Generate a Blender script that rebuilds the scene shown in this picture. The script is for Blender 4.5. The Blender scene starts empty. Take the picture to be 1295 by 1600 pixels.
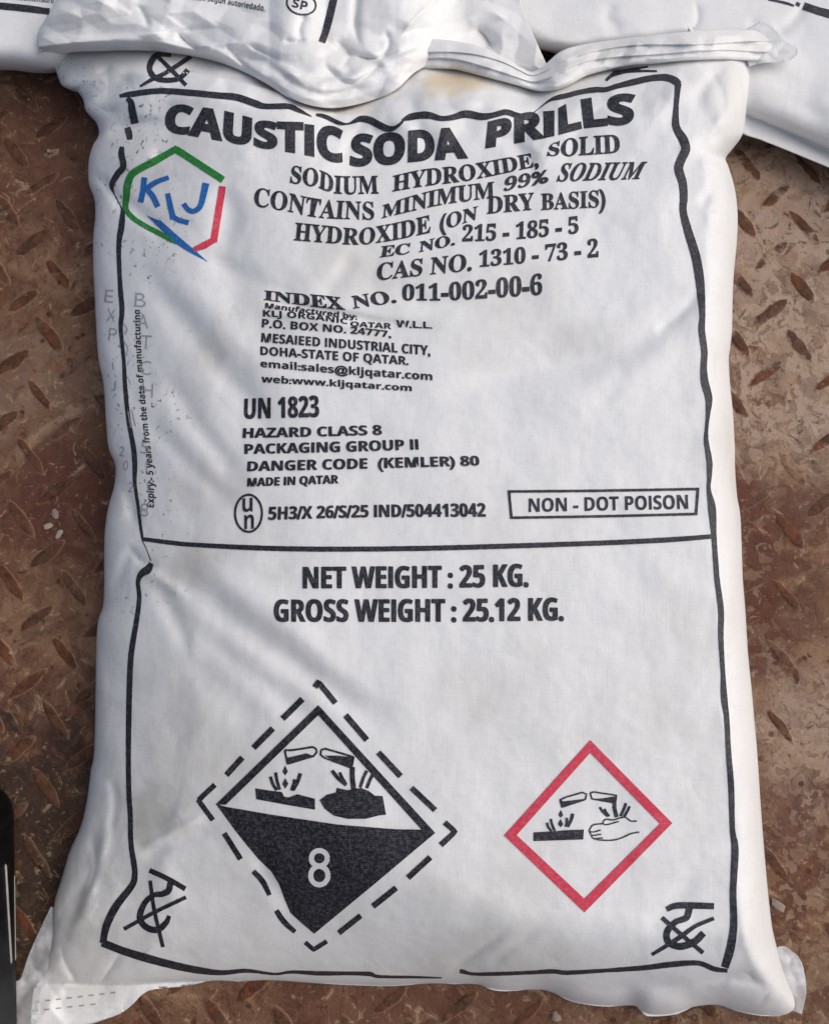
import bpy, bmesh, math, random
import numpy as np
from mathutils import Vector
from mathutils.bvhtree import BVHTree

random.seed(7)
SC = bpy.context.scene
COL = SC.collection

# ------------------------------------------------------------------ camera, sky, sun, exposure
CAM_H = 0.72                       # phone held about 0.7 m above the steel floor
TILT = math.radians(6.5)
FOC, CX, CY = 1300.0, 647.5, 800.0
cam_data = bpy.data.cameras.new('camera')
cam_data.sensor_fit = 'VERTICAL'
cam_data.sensor_height = 36.0
cam_data.lens = 36.0 * FOC / 1600.0
cam_data.clip_start, cam_data.clip_end = 0.01, 50.0
cam = bpy.data.objects.new('camera', cam_data)
cam.location = (0, 0, CAM_H)
cam.rotation_euler = (TILT, 0, 0)
COL.objects.link(cam)
SC.camera = cam

SUN_ELEV, SUN_AZ = math.radians(46), math.radians(80)     # azimuth clockwise from +Y (the far side)
world = bpy.data.worlds.new('World')
SC.world = world
world.use_nodes = True
wn = world.node_tree
sky = wn.nodes.new('ShaderNodeTexSky')
sky.sky_type = 'NISHITA'
sky.sun_disc = False
sky.sun_elevation = SUN_ELEV
sky.sun_rotation = SUN_AZ
sky.air_density, sky.dust_density, sky.ozone_density = 1.0, 4.0, 0.8
wn.links.new(sky.outputs[0], wn.nodes['Background'].inputs[0])
wn.nodes['Background'].inputs[1].default_value = 0.085
sun_data = bpy.data.lights.new('sun', 'SUN')
sun_data.energy = 1.5
sun_data.angle = math.radians(80)
sun_data.color = (1.0, 0.975, 0.95)
sun = bpy.data.objects.new('sun', sun_data)
sd = Vector((math.sin(SUN_AZ) * math.cos(SUN_ELEV), math.cos(SUN_AZ) * math.cos(SUN_ELEV), math.sin(SUN_ELEV)))
sun.rotation_euler = (-sd).to_track_quat('-Z', 'Y').to_euler()
sun.location = sd * 5
COL.objects.link(sun)
SC.view_settings.view_transform = 'Standard'
SC.view_settings.look = 'None'
SC.view_settings.exposure = 0.26
SC.view_settings.gamma = 1.0
SC.view_settings.use_curve_mapping = False

# ------------------------------------------------------------------ geometry helpers
ct, st_ = math.cos(TILT), math.sin(TILT)


def ray(u, v):
    """direction of sight for image pixel coordinates u (right), v (down)"""
    u = np.asarray(u, float); v = np.asarray(v, float)
    x = (u - CX) / FOC
    y = -(v - CY) / FOC
    return np.stack([x, y * ct + st_, y * st_ - ct], -1)


def at(u, v, z):
    """image pixel projected to height z above the floor -> metres"""
    d = ray(u, v)
    k = (np.asarray(z, float) - CAM_H) / d[..., 2]
    p = d * k[..., None]
    p[..., 2] += CAM_H
    return p


def spline(pts, n, closed=False):
    """Catmull-Rom through pts, n samples spaced evenly by length"""
    p = np.asarray(pts, float)
    if len(p) == 2:
        return p[0] + (p[1] - p[0]) * np.linspace(0, 1, n)[:, None]
    q = np.vstack([2 * p[0] - p[1], p, 2 * p[-1] - p[-2]])
    out = []
    for i in range(len(p) - 1):
        a, b, c, d = q[i:i + 4]
        t = np.linspace(0, 1, 24, endpoint=False)[:, None]
        out.append(0.5 * (2 * b + (c - a) * t + (2 * a - 5 * b + 4 * c - d) * t ** 2 + (3 * b - a - 3 * c + d) * t ** 3))
    out = np.vstack(out + [p[-1:]])
    s = np.r_[0, np.cumsum(np.linalg.norm(np.diff(out[:, :2], axis=0), axis=1))]
    g = np.linspace(0, s[-1], n)
    return np.stack([np.interp(g, s, out[:, k]) for k in range(out.shape[1])], 1)


def smooth(a, b, x):
    t = np.clip((np.asarray(x, float) - a) / (b - a), 0, 1)
    return t * t * (3 - 2 * t)


def perlin(x, y, seed=0):
    x = np.asarray(x, float); y = np.asarray(y, float)
    xi = np.floor(x).astype(np.int64); yi = np.floor(y).astype(np.int64)
    xf = x - xi; yf = y - yi

    def gr(ix, iy, dx, dy):
        h = (ix * 374761393 + iy * 668265263 + seed * 974634777) & 0xFFFFFFFF
        h = ((h ^ (h >> 13)) * 1274126177) & 0xFFFFFFFF
        h = (h ^ (h >> 16)) & 0xFFFF
        a = h * (2 * math.pi / 65536.0)
        return np.cos(a) * dx + np.sin(a) * dy
    u = xf ** 3 * (xf * (xf * 6 - 15) + 10); v = yf ** 3 * (yf * (yf * 6 - 15) + 10)
    a = gr(xi, yi, xf, yf); b = gr(xi + 1, yi, xf - 1, yf)
    c = gr(xi, yi + 1, xf, yf - 1); d = gr(xi + 1, yi + 1, xf - 1, yf - 1)
    return (a + (b - a) * u) + ((c + (d - c) * u) - (a + (b - a) * u)) * v


def crumple(x, y, sc, seed):
    """sharp-ridged crumple, about -1..1"""
    wx = x + sc * 0.6 * perlin(x / sc, y / sc, seed + 11)
    wy = y + sc * 0.6 * perlin(x / sc, y / sc, seed + 12)
    r = (1 - 3.2 * np.abs(perlin(wx / sc, wy / sc, seed)))
    r2 = (1 - 3.2 * np.abs(perlin(wx / sc * 2.1, wy / sc * 2.1, seed + 5)))
    return 0.65 * r + 0.35 * r2


def facet(x, y, sc, seed, wob=0.55):
    """flat facets meeting in crisp creases, like crumpled film, about -1..1"""
    wx = x + sc * wob * perlin(x / (sc * 1.7), y / (sc * 1.7), seed + 21)
    wy = y + sc * wob * perlin(x / (sc * 1.7), y / (sc * 1.7), seed + 22)
    u, v = wx / sc + 0.366 * (wx + wy) / sc, wy / sc + 0.366 * (wx + wy) / sc
    i, j = np.floor(u).astype(np.int64), np.floor(v).astype(np.int64)
    u, v = u - i, v - j

    def hs(a, b):
        h = (a * 374761393 + b * 668265263 + seed * 974634777) & 0xFFFFFFFF
        h = ((h ^ (h >> 13)) * 1274126177) & 0xFFFFFFFF
        return ((h ^ (h >> 16)) & 0xFFFF) / 32768.0 - 1
    a, d = hs(i, j), hs(i + 1, j + 1)
    return np.where(u > v, a * (1 - u) + hs(i + 1, j) * (u - v) + d * v, a * (1 - v) + hs(i, j + 1) * (v - u) + d * u)


def folds(X, Y, strokes):
    Z = np.zeros_like(X)
    for pts, w, amp, mode in strokes:
        p = spline(pts, max(12, len(pts) * 5)) if len(pts) > 2 else np.asarray(pts, float)
        m = (X > p[:, 0].min() - 5 * w) & (X < p[:, 0].max() + 5 * w) & (Y > p[:, 1].min() - 5 * w) & (Y < p[:, 1].max() + 5 * w)
        if not m.any():
            continue
        x, y = X[m], Y[m]
        best = np.full(x.shape, 1e9); side = np.zeros_like(x); al = np.zeros_like(x)
        L = np.r_[0, np.cumsum(np.linalg.norm(np.diff(p, axis=0), axis=1))]
        for i in range(len(p) - 1):
            a, b = p[i], p[i + 1]
            d = b - a; l2 = d @ d + 1e-9
            t = np.clip(((x - a[0]) * d[0] + (y - a[1]) * d[1]) / l2, 0, 1)
            ex, ey = x - a[0] - t * d[0], y - a[1] - t * d[1]
            dd = np.hypot(ex, ey)
            k = dd < best
            best[k] = dd[k]
            side[k] = np.sign(d[0] * ey - d[1] * ex)[k]
            al[k] = ((L[i] + t * (L[i + 1] - L[i])) / L[-1])[k]
        win = smooth(0, 0.28, al) * smooth(0, 0.28, 1 - al)
        if mode == 'g':
            f = np.exp(-(best / w) ** 2)
        elif mode == 'v':
            f = np.exp(-best / w)
        else:                                   # step: one side stands above the other
            f = 0.5 * np.tanh(side * best / w) * np.exp(-(best / (3.2 * w)) ** 2)
        Z[m] += amp * win * f
    return Z


def clustered(n, k=0.55):
    u = np.linspace(0, 1, n)
    return k * (0.5 - 0.5 * np.cos(np.pi * u)) + (1 - k) * u


class Sheet:
    """cloth patch between four edges given in image pixels, with a real height everywhere and edges that turn under"""

    def __init__(self, left, right, top, bottom, ns, nt, zfun, rings, k=0.55):
        N = 500
        Lc, Rc, Tc, Bc = (spline(c, N) for c in (left, right, top, bottom))
        s, t = clustered(ns, k), clustered(nt, k)
        g = np.linspace(0, 1, N)

        def ev(c, q):
            return np.stack([np.interp(q, g, c[:, 0]), np.interp(q, g, c[:, 1])], -1)
        S, T = np.meshgrid(s, t)
        l, r = ev(Lc, t)[:, None], ev(Rc, t)[:, None]
        a, b = ev(Tc, s)[None], ev(Bc, s)[None]
        S_, T_ = S[..., None], T[..., None]
        P = (1 - S_) * l + S_ * r + (1 - T_) * a + T_ * b - (
            (1 - S_) * (1 - T_) * Lc[0] + S_ * (1 - T_) * Rc[0] + (1 - S_) * T_ * Lc[-1] + S_ * T_ * Rc[-1])
        X, Y = P[..., 0], P[..., 1]
        W = np.linalg.norm(r - l, axis=-1); H = np.linalg.norm(b - a, axis=-1)
        Z = zfun(S, T, X, Y, S * W, (1 - S) * W, T * H, (1 - T) * H)
        V = at(X, Y, Z).reshape(-1, 3)
        idx = np.arange(ns * nt).reshape(nt, ns)
        F = np.stack([idx[1:, :-1], idx[1:, 1:], idx[:-1, 1:], idx[:-1, :-1]], -1).reshape(-1, 4)
        self.nface_top = len(F)
        loop = np.r_[idx[0, :-1], idx[:-1, -1], idx[-1, :0:-1], idx[:0:-1, 0]]
        B = V[loop]
        tan = np.roll(B, -2, 0) - np.roll(B, 2, 0)
        nrm = np.stack([tan[:, 1], -tan[:, 0]], 1)
        nrm /= np.linalg.norm(nrm, axis=1)[:, None] + 1e-9
        for _ in range(6):
            nrm = (nrm + np.roll(nrm, 1, 0) + np.roll(nrm, -1, 0)) / 3
        cen = B[:, :2].mean(0)
        if ((cen - B[:, :2]) * nrm).sum() < 0:
            nrm = -nrm
        verts, faces = [V], [F]
        prev, base = loop, len(V)
        for inset, zf in rings:
            Rg = B.copy()
            Rg[:, :2] += nrm * inset
            Rg[:, 2] = B[:, 2] * zf + 0.0008
            cur = np.arange(base, base + len(loop))
            verts.append(Rg)
            faces.append(np.stack([prev, np.roll(prev, -1), np.roll(cur, -1), cur], -1))
            prev, base = cur, base + len(loop)
        self.V = np.vstack(verts); self.F = np.vstack(faces)
        self.bvh = BVHTree.FromPolygons([tuple(v) for v in V], [tuple(f) for f in F])

    def build(self, name, mat, parent):
        return mesh_obj(name, self.V, self.F, mat, parent)

    def lay(self, uv, off):
        """points of a flat drawing laid on the cloth, off metres above it"""
        o = Vector((0, 0, CAM_H)); out = []
        off = np.broadcast_to(off, len(uv))
        for d, of in zip(ray(uv[:, 0], uv[:, 1]), off):
            d = Vector(d).normalized()
            h = self.bvh.ray_cast(o, d)[0]
            if h is None:
                h = self.bvh.find_nearest(o + d * 0.64)[0]
            out.append(h - d * float(of))
        return np.array([tuple(v) for v in out])


def mesh_obj(name, V, F, mat, parent=None, flat=False):
    me = bpy.data.meshes.new(name)
    V = np.asarray(V, float)
    if parent is not None:
        V = V - np.array(origin_of(parent))
    me.from_pydata([tuple(v) for v in V], [], [tuple(int(i) for i in f) for f in F])
    me.update()
    if not flat:
        me.polygons.foreach_set('use_smooth', [True] * len(me.polygons))
    me.materials.append(mat)
    o = bpy.data.objects.new(name, me)
    COL.objects.link(o)
    if parent is not None:
        o.parent = parent
    return o


def origin_of(o):
    p = Vector((0, 0, 0))
    while o is not None:
        p += o.location
        o = o.parent
    return p


def thing(name, label, cat, loc, group=None):
    o = bpy.data.objects.new(name, None)
    o.empty_display_size = 0.05
    o.location = loc
    COL.objects.link(o)
    o['label'] = label; o['category'] = cat
    if group:
        o['group'] = group
    return o


# ------------------------------------------------------------------ print (ink laid on the cloth)
class Ink:
    def __init__(self):
        self.v, self.f, self.x, self.lift = [], [], [], 0.0

    def add(self, verts, faces):
        b = len(self.v)
        self.v += [tuple(p[:2]) for p in verts]
        self.x += [self.lift] * len(verts)
        self.f += [tuple(i + b for i in f) for f in faces]

    def ribbon(self, pts, w=None, curved=True, ragged=0.35):
        p = np.asarray(pts, float)
        if p.shape[1] == 2:
            p = np.c_[p, np.full(len(p), w)]
        n = max(2, int(np.linalg.norm(np.diff(p[:, :2], axis=0), axis=1).sum() / 3.0))
        q = spline(p, n) if curved and len(p) > 2 else np.vstack(
            [np.linspace(p[i], p[i + 1], max(2, int(np.linalg.norm(p[i + 1, :2] - p[i, :2]) / 3.0)), endpoint=(i == len(p) - 2)) for i in range(len(p) - 1)])
        tn = np.gradient(q[:, :2], axis=0)
        tn /= np.linalg.norm(tn, axis=1)[:, None] + 1e-9
        nn = np.stack([-tn[:, 1], tn[:, 0]], 1)
        # mitre the corners
        if not curved:
            pass
        wl = q[:, 2] / 2 + ragged * perlin(q[:, 0] / 7, q[:, 1] / 7, 3)
        wr = q[:, 2] / 2 + ragged * perlin(q[:, 0] / 7, q[:, 1] / 7, 9)
        wl = np.maximum(wl, 0.3); wr = np.maximum(wr, 0.3)
        k = len(q)
        V = np.vstack([q[:, :2] + nn * wl[:, None], q[:, :2], q[:, :2] - nn * wr[:, None]])
        F = []
        for r in (0, 1):
            for i in range(k - 1):
                F.append((r * k + i, r * k + i + 1, (r + 1) * k + i + 1, (r + 1) * k + i))
        self.add(V, F)

    def ring(self, cx, cy, rx, ry, w, rot=0.0):
        a = np.linspace(0, 2 * math.pi, 49)
        x, y = rx * np.cos(a), ry * np.sin(a)
        self.ribbon(np.stack([cx + x * math.cos(rot) - y * math.sin(rot), cy + x * math.sin(rot) + y * math.cos(rot)], 1), w)

    def poly(self, pts, step=6.0):
        bm = bmesh.new()
        bm.faces.new([bm.verts.new((x, y, 0)) for x, y in pts])
        self._cut(bm, step)

    def _cut(self, bm, step):
        bmesh.ops.triangulate(bm, faces=bm.faces[:])
        xs = [v.co.x for v in bm.verts]; ys = [v.co.y for v in bm.verts]
        for ax, lo, hi in ((0, min(xs), max(xs)), (1, min(ys), max(ys))):
            k = math.floor(lo / step) + 1
            while k * step < hi:
                co = [0, 0, 0]; no = [0, 0, 0]
                co[ax] = k * step; no[ax] = 1
                bmesh.ops.bisect_plane(bm, geom=bm.verts[:] + bm.edges[:] + bm.faces[:], plane_co=co, plane_no=no, dist=1e-5)
                k += 1
        bm.verts.index_update()
        self.add([(v.co.x, v.co.y) for v in bm.verts], [[v.index for v in f.verts] for f in bm.faces])
        bm.free()

    def text(self, s, style, ctrl, wt=0.0, step=6.0):
        """letters set between a baseline and cap line in image pixels: ctrl rows are (x, base y, x, top y)"""
        V, F, wid = typeset(s, style, wt)
        c = np.asarray(ctrl, float)
        u = np.r_[0, np.cumsum(np.hypot(np.diff(c[:, 0]), np.diff(c[:, 1])))]
        m = spline(np.c_[u, c], 80) if len(c) > 2 else np.linspace(np.r_[u[0], c[0]], np.r_[u[1], c[1]], 80)
        q = V[:, 0] / wid * u[-1]
        b = np.stack([np.interp(q, m[:, 0], m[:, 1]), np.interp(q, m[:, 0], m[:, 2])], 1)
        t = np.stack([np.interp(q, m[:, 0], m[:, 3]), np.interp(q, m[:, 0], m[:, 4])], 1)
        P = b + (t - b) * V[:, 1:2]
        bm = bmesh.new()
        vs = [bm.verts.new((x, y, 0)) for x, y in P]
        for f in F:
            try:
                bm.faces.new([vs[i] for i in f])
            except ValueError:
                pass
        self._cut(bm, step)

    def build(self, name, sheet, mat, parent, off=0.0005):
        if parent is None:
            return None
        V = sheet.lay(np.asarray(self.v), off + np.asarray(self.x))
        F = []
        for f in self.f:                         # face up
            a, b, c = V[f[0]], V[f[1]], V[f[2]]
            nz = (b[0] - a[0]) * (c[1] - a[1]) - (b[1] - a[1]) * (c[0] - a[0])
            F.append(f if nz > 0 else f[::-1])
        return mesh_obj(name, V, F, mat, parent)


GL = {}
STY = {'serif': (0x1D400, 0x1D41A, 0x1D7CE), 'serif_it': (0x1D468, 0x1D482, 0x1D7CE), 'bold': (0x1D5D4, 0x1D5EE, 0x1D7EC), 'plain': None}


def conv(ch, style):
    b = STY[style]
    if b:
        if 'A' <= ch <= 'Z':
            return chr(b[0] + ord(ch) - 65), 0
        if 'a' <= ch <= 'z':
            return chr(b[1] + ord(ch) - 97), 0
        if '0' <= ch <= '9':
            return chr(b[2] + ord(ch) - 48), 0
        return ch, 0.022
    return ch, 0


def glyph(ch, style, wt):
    key = (ch, style, wt)
    if key in GL:
        return GL[key]
    c, extra = conv(ch, style)

    def mk(body, off):
        cu = bpy.data.curves.new('letters', 'FONT')
        cu.body = body
        cu.resolution_u = 4
        cu.offset = off
        o = bpy.data.objects.new('letters', cu)
        COL.objects.link(o)
        dg = bpy.context.evaluated_depsgraph_get()
        me = bpy.data.meshes.new_from_object(o.evaluated_get(dg))
        V = np.array([v.co[:2] for v in me.vertices]) if len(me.vertices) else np.zeros((0, 2))
        F = [tuple(p.vertices) for p in me.polygons]
        bpy.data.objects.remove(o); bpy.data.curves.remove(cu); bpy.data.meshes.remove(me)
        return V, F
    bar_i = style == 'bold' and ch == 'I'         # a plain stroke, without serifs
    if bar_i:
        c = conv('l', style)[0]
    V, F = mk(c, wt + extra) if ch != ' ' else (np.zeros((0, 2)), [])
    if bar_i:
        V[:, 1] *= glyph('H', style, 0)[0][:, 1].max() / V[:, 1].max()
    if '__bar' not in GL:
        GL['__bar'] = mk('||', 0)[0][:, 0].max()
    adv = mk('|' + c + '|', 0)[0][:, 0].max() - GL['__bar']
    GL[key] = (V, F, adv)
    return GL[key]


def typeset(s, style, wt):
    V, F, x = [], [], 0.0
    capV = glyph('H', style, 0)[0]
    cap = capV[:, 1].max()
    for ch in s:
        v, f, adv = glyph(ch, style, wt)
        if len(v):
            b = sum(len(q) for q in V)
            V.append(v + np.array([x, 0])); F += [tuple(i + b for i in g) for g in f]
        x += adv
    V = np.vstack(V)
    x0, x1 = V[:, 0].min(), V[:, 0].max()
    V[:, 0] -= x0
    V[:, 1] /= cap
    return V, F, x1 - x0


# ------------------------------------------------------------------ materials
def new_mat(name):
    m = bpy.data.materials.new(name)
    m.use_nodes = True
    return m, m.node_tree, m.node_tree.nodes['Principled BSDF']


def N(nt, typ, **kw):
    n = nt.nodes.new(typ)
    for k, v in kw.items():
        setattr(n, k, v)
    return n


def link(nt, a, b):
    nt.links.new(a, b)


def noise(nt, vec, scale, detail=4, rough=0.55, dist=0.0):
    n = N(nt, 'ShaderNodeTexNoise')
    n.inputs['Scale'].default_value = scale
    n.inputs['Detail'].default_value = detail
    n.inputs['Roughness'].default_value = rough
    n.inputs['Distortion'].default_value = dist
    if vec is not None:
        link(nt, vec, n.inputs['Vector'])
    return n.outputs[0]


def rng(nt, val, a, b, c=0.0, d=1.0, interp='SMOOTHSTEP'):
    n = N(nt, 'ShaderNodeMapRange', interpolation_type=interp)
    link(nt, val, n.inputs[0])
    for i, q in enumerate((a, b, c, d)):
        n.inputs[i + 1].default_value = q
    return n.outputs[0]


def mth(nt, op, a, b=None):
    n = N(nt, 'ShaderNodeMath', operation=op)
    for i, q in enumerate((a, b)):
        if q is None:
            continue
        if isinstance(q, (int, float)):
            n.inputs[i].default_value = q
        else:
            link(nt, q, n.inputs[i])
    return n.outputs[0]


def mix(nt, fac, a, b):
    n = N(nt, 'ShaderNodeMix', data_type='RGBA')
    for s, q in ((0, fac), (6, a), (7, b)):
        if isinstance(q, (int, float)):
            n.inputs[s].default_value = q
        elif isinstance(q, tuple):
            n.inputs[s].default_value = (*q, 1)
        else:
            link(nt, q, n.inputs[s])
    return n.outputs[2]


def weave(nt, vec, pitch):
    """flat tapes crossing, 0..1 height"""
    sp = N(nt, 'ShaderNodeSeparateXYZ')
    link(nt, vec, sp.inputs[0])
    k = math.pi / pitch
    sx = mth(nt, 'ABSOLUTE', mth(nt, 'SINE', mth(nt, 'MULTIPLY', sp.outputs[0], k)))
    sy = mth(nt, 'ABSOLUTE', mth(nt, 'SINE', mth(nt, 'MULTIPLY', sp.outputs[1], k)))
    return mth(nt, 'MULTIPLY', mth(nt, 'POWER', sx, 0.5), mth(nt, 'POWER', sy, 0.5)), sp


def cloth_mat(name, stains=(), speck_x=None, tint=(0.80, 0.80, 0.795), grime=0.55):
    m, nt, p = new_mat(name)
    tc = N(nt, 'ShaderNodeTexCoord')
    vec = tc.outputs['Object']
    wv, sp = weave(nt, vec, 0.0016)
    col = mix(nt, rng(nt, noise(nt, vec, 9, 6, 0.6), 0.44, 0.74, 0, grime), tint, (0.63, 0.61, 0.56))
    col = mix(nt, rng(nt, noise(nt, vec, 60, 5, 0.65, 0.8), 0.58, 0.74, 0, 0.32), col, (0.60, 0.59, 0.56))
    col = mix(nt, rng(nt, noise(nt, vec, 420, 2), 0.35, 0.75, 0, 0.10), col, (0.5, 0.5, 0.5))
    for (c, r, colr, amt) in stains:
        mp = N(nt, 'ShaderNodeVectorMath', operation='SUBTRACT')
        link(nt, vec, mp.inputs[0]); mp.inputs[1].default_value = c
        ms = N(nt, 'ShaderNodeVectorMath', operation='MULTIPLY')
        link(nt, mp.outputs[0], ms.inputs[0]); ms.inputs[1].default_value = (1 / r[0], 1 / r[1], 0)
        ln = N(nt, 'ShaderNodeVectorMath', operation='LENGTH')
        link(nt, ms.outputs[0], ln.inputs[0])
        d = mth(nt, 'ADD', ln.outputs['Value'], mth(nt, 'MULTIPLY', mth(nt, 'SUBTRACT', noise(nt, vec, 38, 4), 0.5), 1.8))
        col = mix(nt, rng(nt, d, 1.0, 0.2, 0, amt), col, colr)
    if speck_x is not None:
        msk = rng(nt, sp.outputs[0], speck_x + 0.075, speck_x, 0, 1)
        cl = rng(nt, noise(nt, vec, 14, 3), 0.42, 0.62, 0, 1)
        s1 = rng(nt, noise(nt, vec, 230, 2, 0.5), 0.635, 0.68, 0, 0.85)
        s2 = rng(nt, noise(nt, vec, 95, 3, 0.6, 1.5), 0.63, 0.72, 0, 0.45)
        msk = mth(nt, 'MULTIPLY', msk, rng(nt, sp.outputs[1], -0.16, -0.06, 0.15, 1))
        f = mth(nt, 'MULTIPLY', mth(nt, 'MULTIPLY', msk, cl), mth(nt, 'MAXIMUM', s1, s2))
        col = mix(nt, f, col, (0.05, 0.05, 0.05))
    link(nt, col, p.inputs['Base Color'])
    p.inputs['Roughness'].default_value = 0.42
    p.inputs['Specular IOR Level'].default_value = 0.35
    b = N(nt, 'ShaderNodeBump')
    b.inputs['Strength'].default_value = 0.35
    b.inputs['Distance'].default_value = 0.0002
    tapes = None
    for sc in ((900, 45, 1), (45, 900, 1)):
        mp = N(nt, 'ShaderNodeMapping')
        mp.inputs['Scale'].default_value = sc
        link(nt, vec, mp.inputs['Vector'])
        q = noise(nt, mp.outputs[0], 1.0, 2, 0.5)
        tapes = q if tapes is None else mth(nt, 'ADD', tapes, q)
    wv = mth(nt, 'ADD', mth(nt, 'MULTIPLY', wv, 0.25), mth(nt, 'MULTIPLY', tapes, 1.3))
    col = mix(nt, rng(nt, tapes, 1.0, 1.35, 0, 0.16), col, (0.5, 0.5, 0.5))
    link(nt, col, p.inputs['Base Color'])
    h = mth(nt, 'ADD', mth(nt, 'MULTIPLY', wv, 0.8), mth(nt, 'MULTIPLY', noise(nt, vec, 220, 3), 1.2))
    link(nt, h, b.inputs['Height'])
    b2 = N(nt, 'ShaderNodeBump')
    b2.inputs['Strength'].default_value = 0.35
    b2.inputs['Distance'].default_value = 0.0022
    link(nt, noise(nt, vec, 34, 5, 0.5, 0.6), b2.inputs['Height'])
    link(nt, b2.outputs[0], b.inputs['Normal'])
    link(nt, b.outputs[0], p.inputs['Normal'])
    return m


def ink_mat(name, rgb, wear=0.5, rough=0.5):
    m, nt, p = new_mat(name)
    tc = N(nt, 'ShaderNodeTexCoord')
    vec = tc.outputs['Object']
    wv, sp = weave(nt, vec, 0.0016)
    gap = rng(nt, wv, 0.55, 0.20, 0.15, 1)
    f = mth(nt, 'MULTIPLY', gap, rng(nt, noise(nt, vec, 420, 3, 0.7), 0.40, 0.68, 0, wear))
    f = mth(nt, 'ADD', f, rng(nt, noise(nt, vec, 300, 3, 0.7), 0.62, 0.75, 0, wear * 0.5))
    col = mix(nt, f, rgb, (0.55, 0.55, 0.55))
    link(nt, col, p.inputs['Base Color'])
    p.inputs['Roughness'].default_value = rough
    p.inputs['Specular IOR Level'].default_value = 0.3
    return m


def liner_mat():
    m, nt, p = new_mat('plastic liner')
    out = nt.nodes['Material Output']
    tc = N(nt, 'ShaderNodeTexCoord')
    p.inputs['Base Color'].default_value = (0.72, 0.73, 0.75, 1)
    p.inputs['Roughness'].default_value = 0.25
    tr = N(nt, 'ShaderNodeBsdfTransparent')
    mx = N(nt, 'ShaderNodeMixShader')
    link(nt, rng(nt, noise(nt, tc.outputs['Object'], 45, 4), 0.35, 0.7, 0.42, 0.80), mx.inputs[0])
    link(nt, tr.outputs[0], mx.inputs[1]); link(nt, p.outputs[0], mx.inputs[2])
    link(nt, mx.outputs[0], out.inputs[0])
    return m


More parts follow.
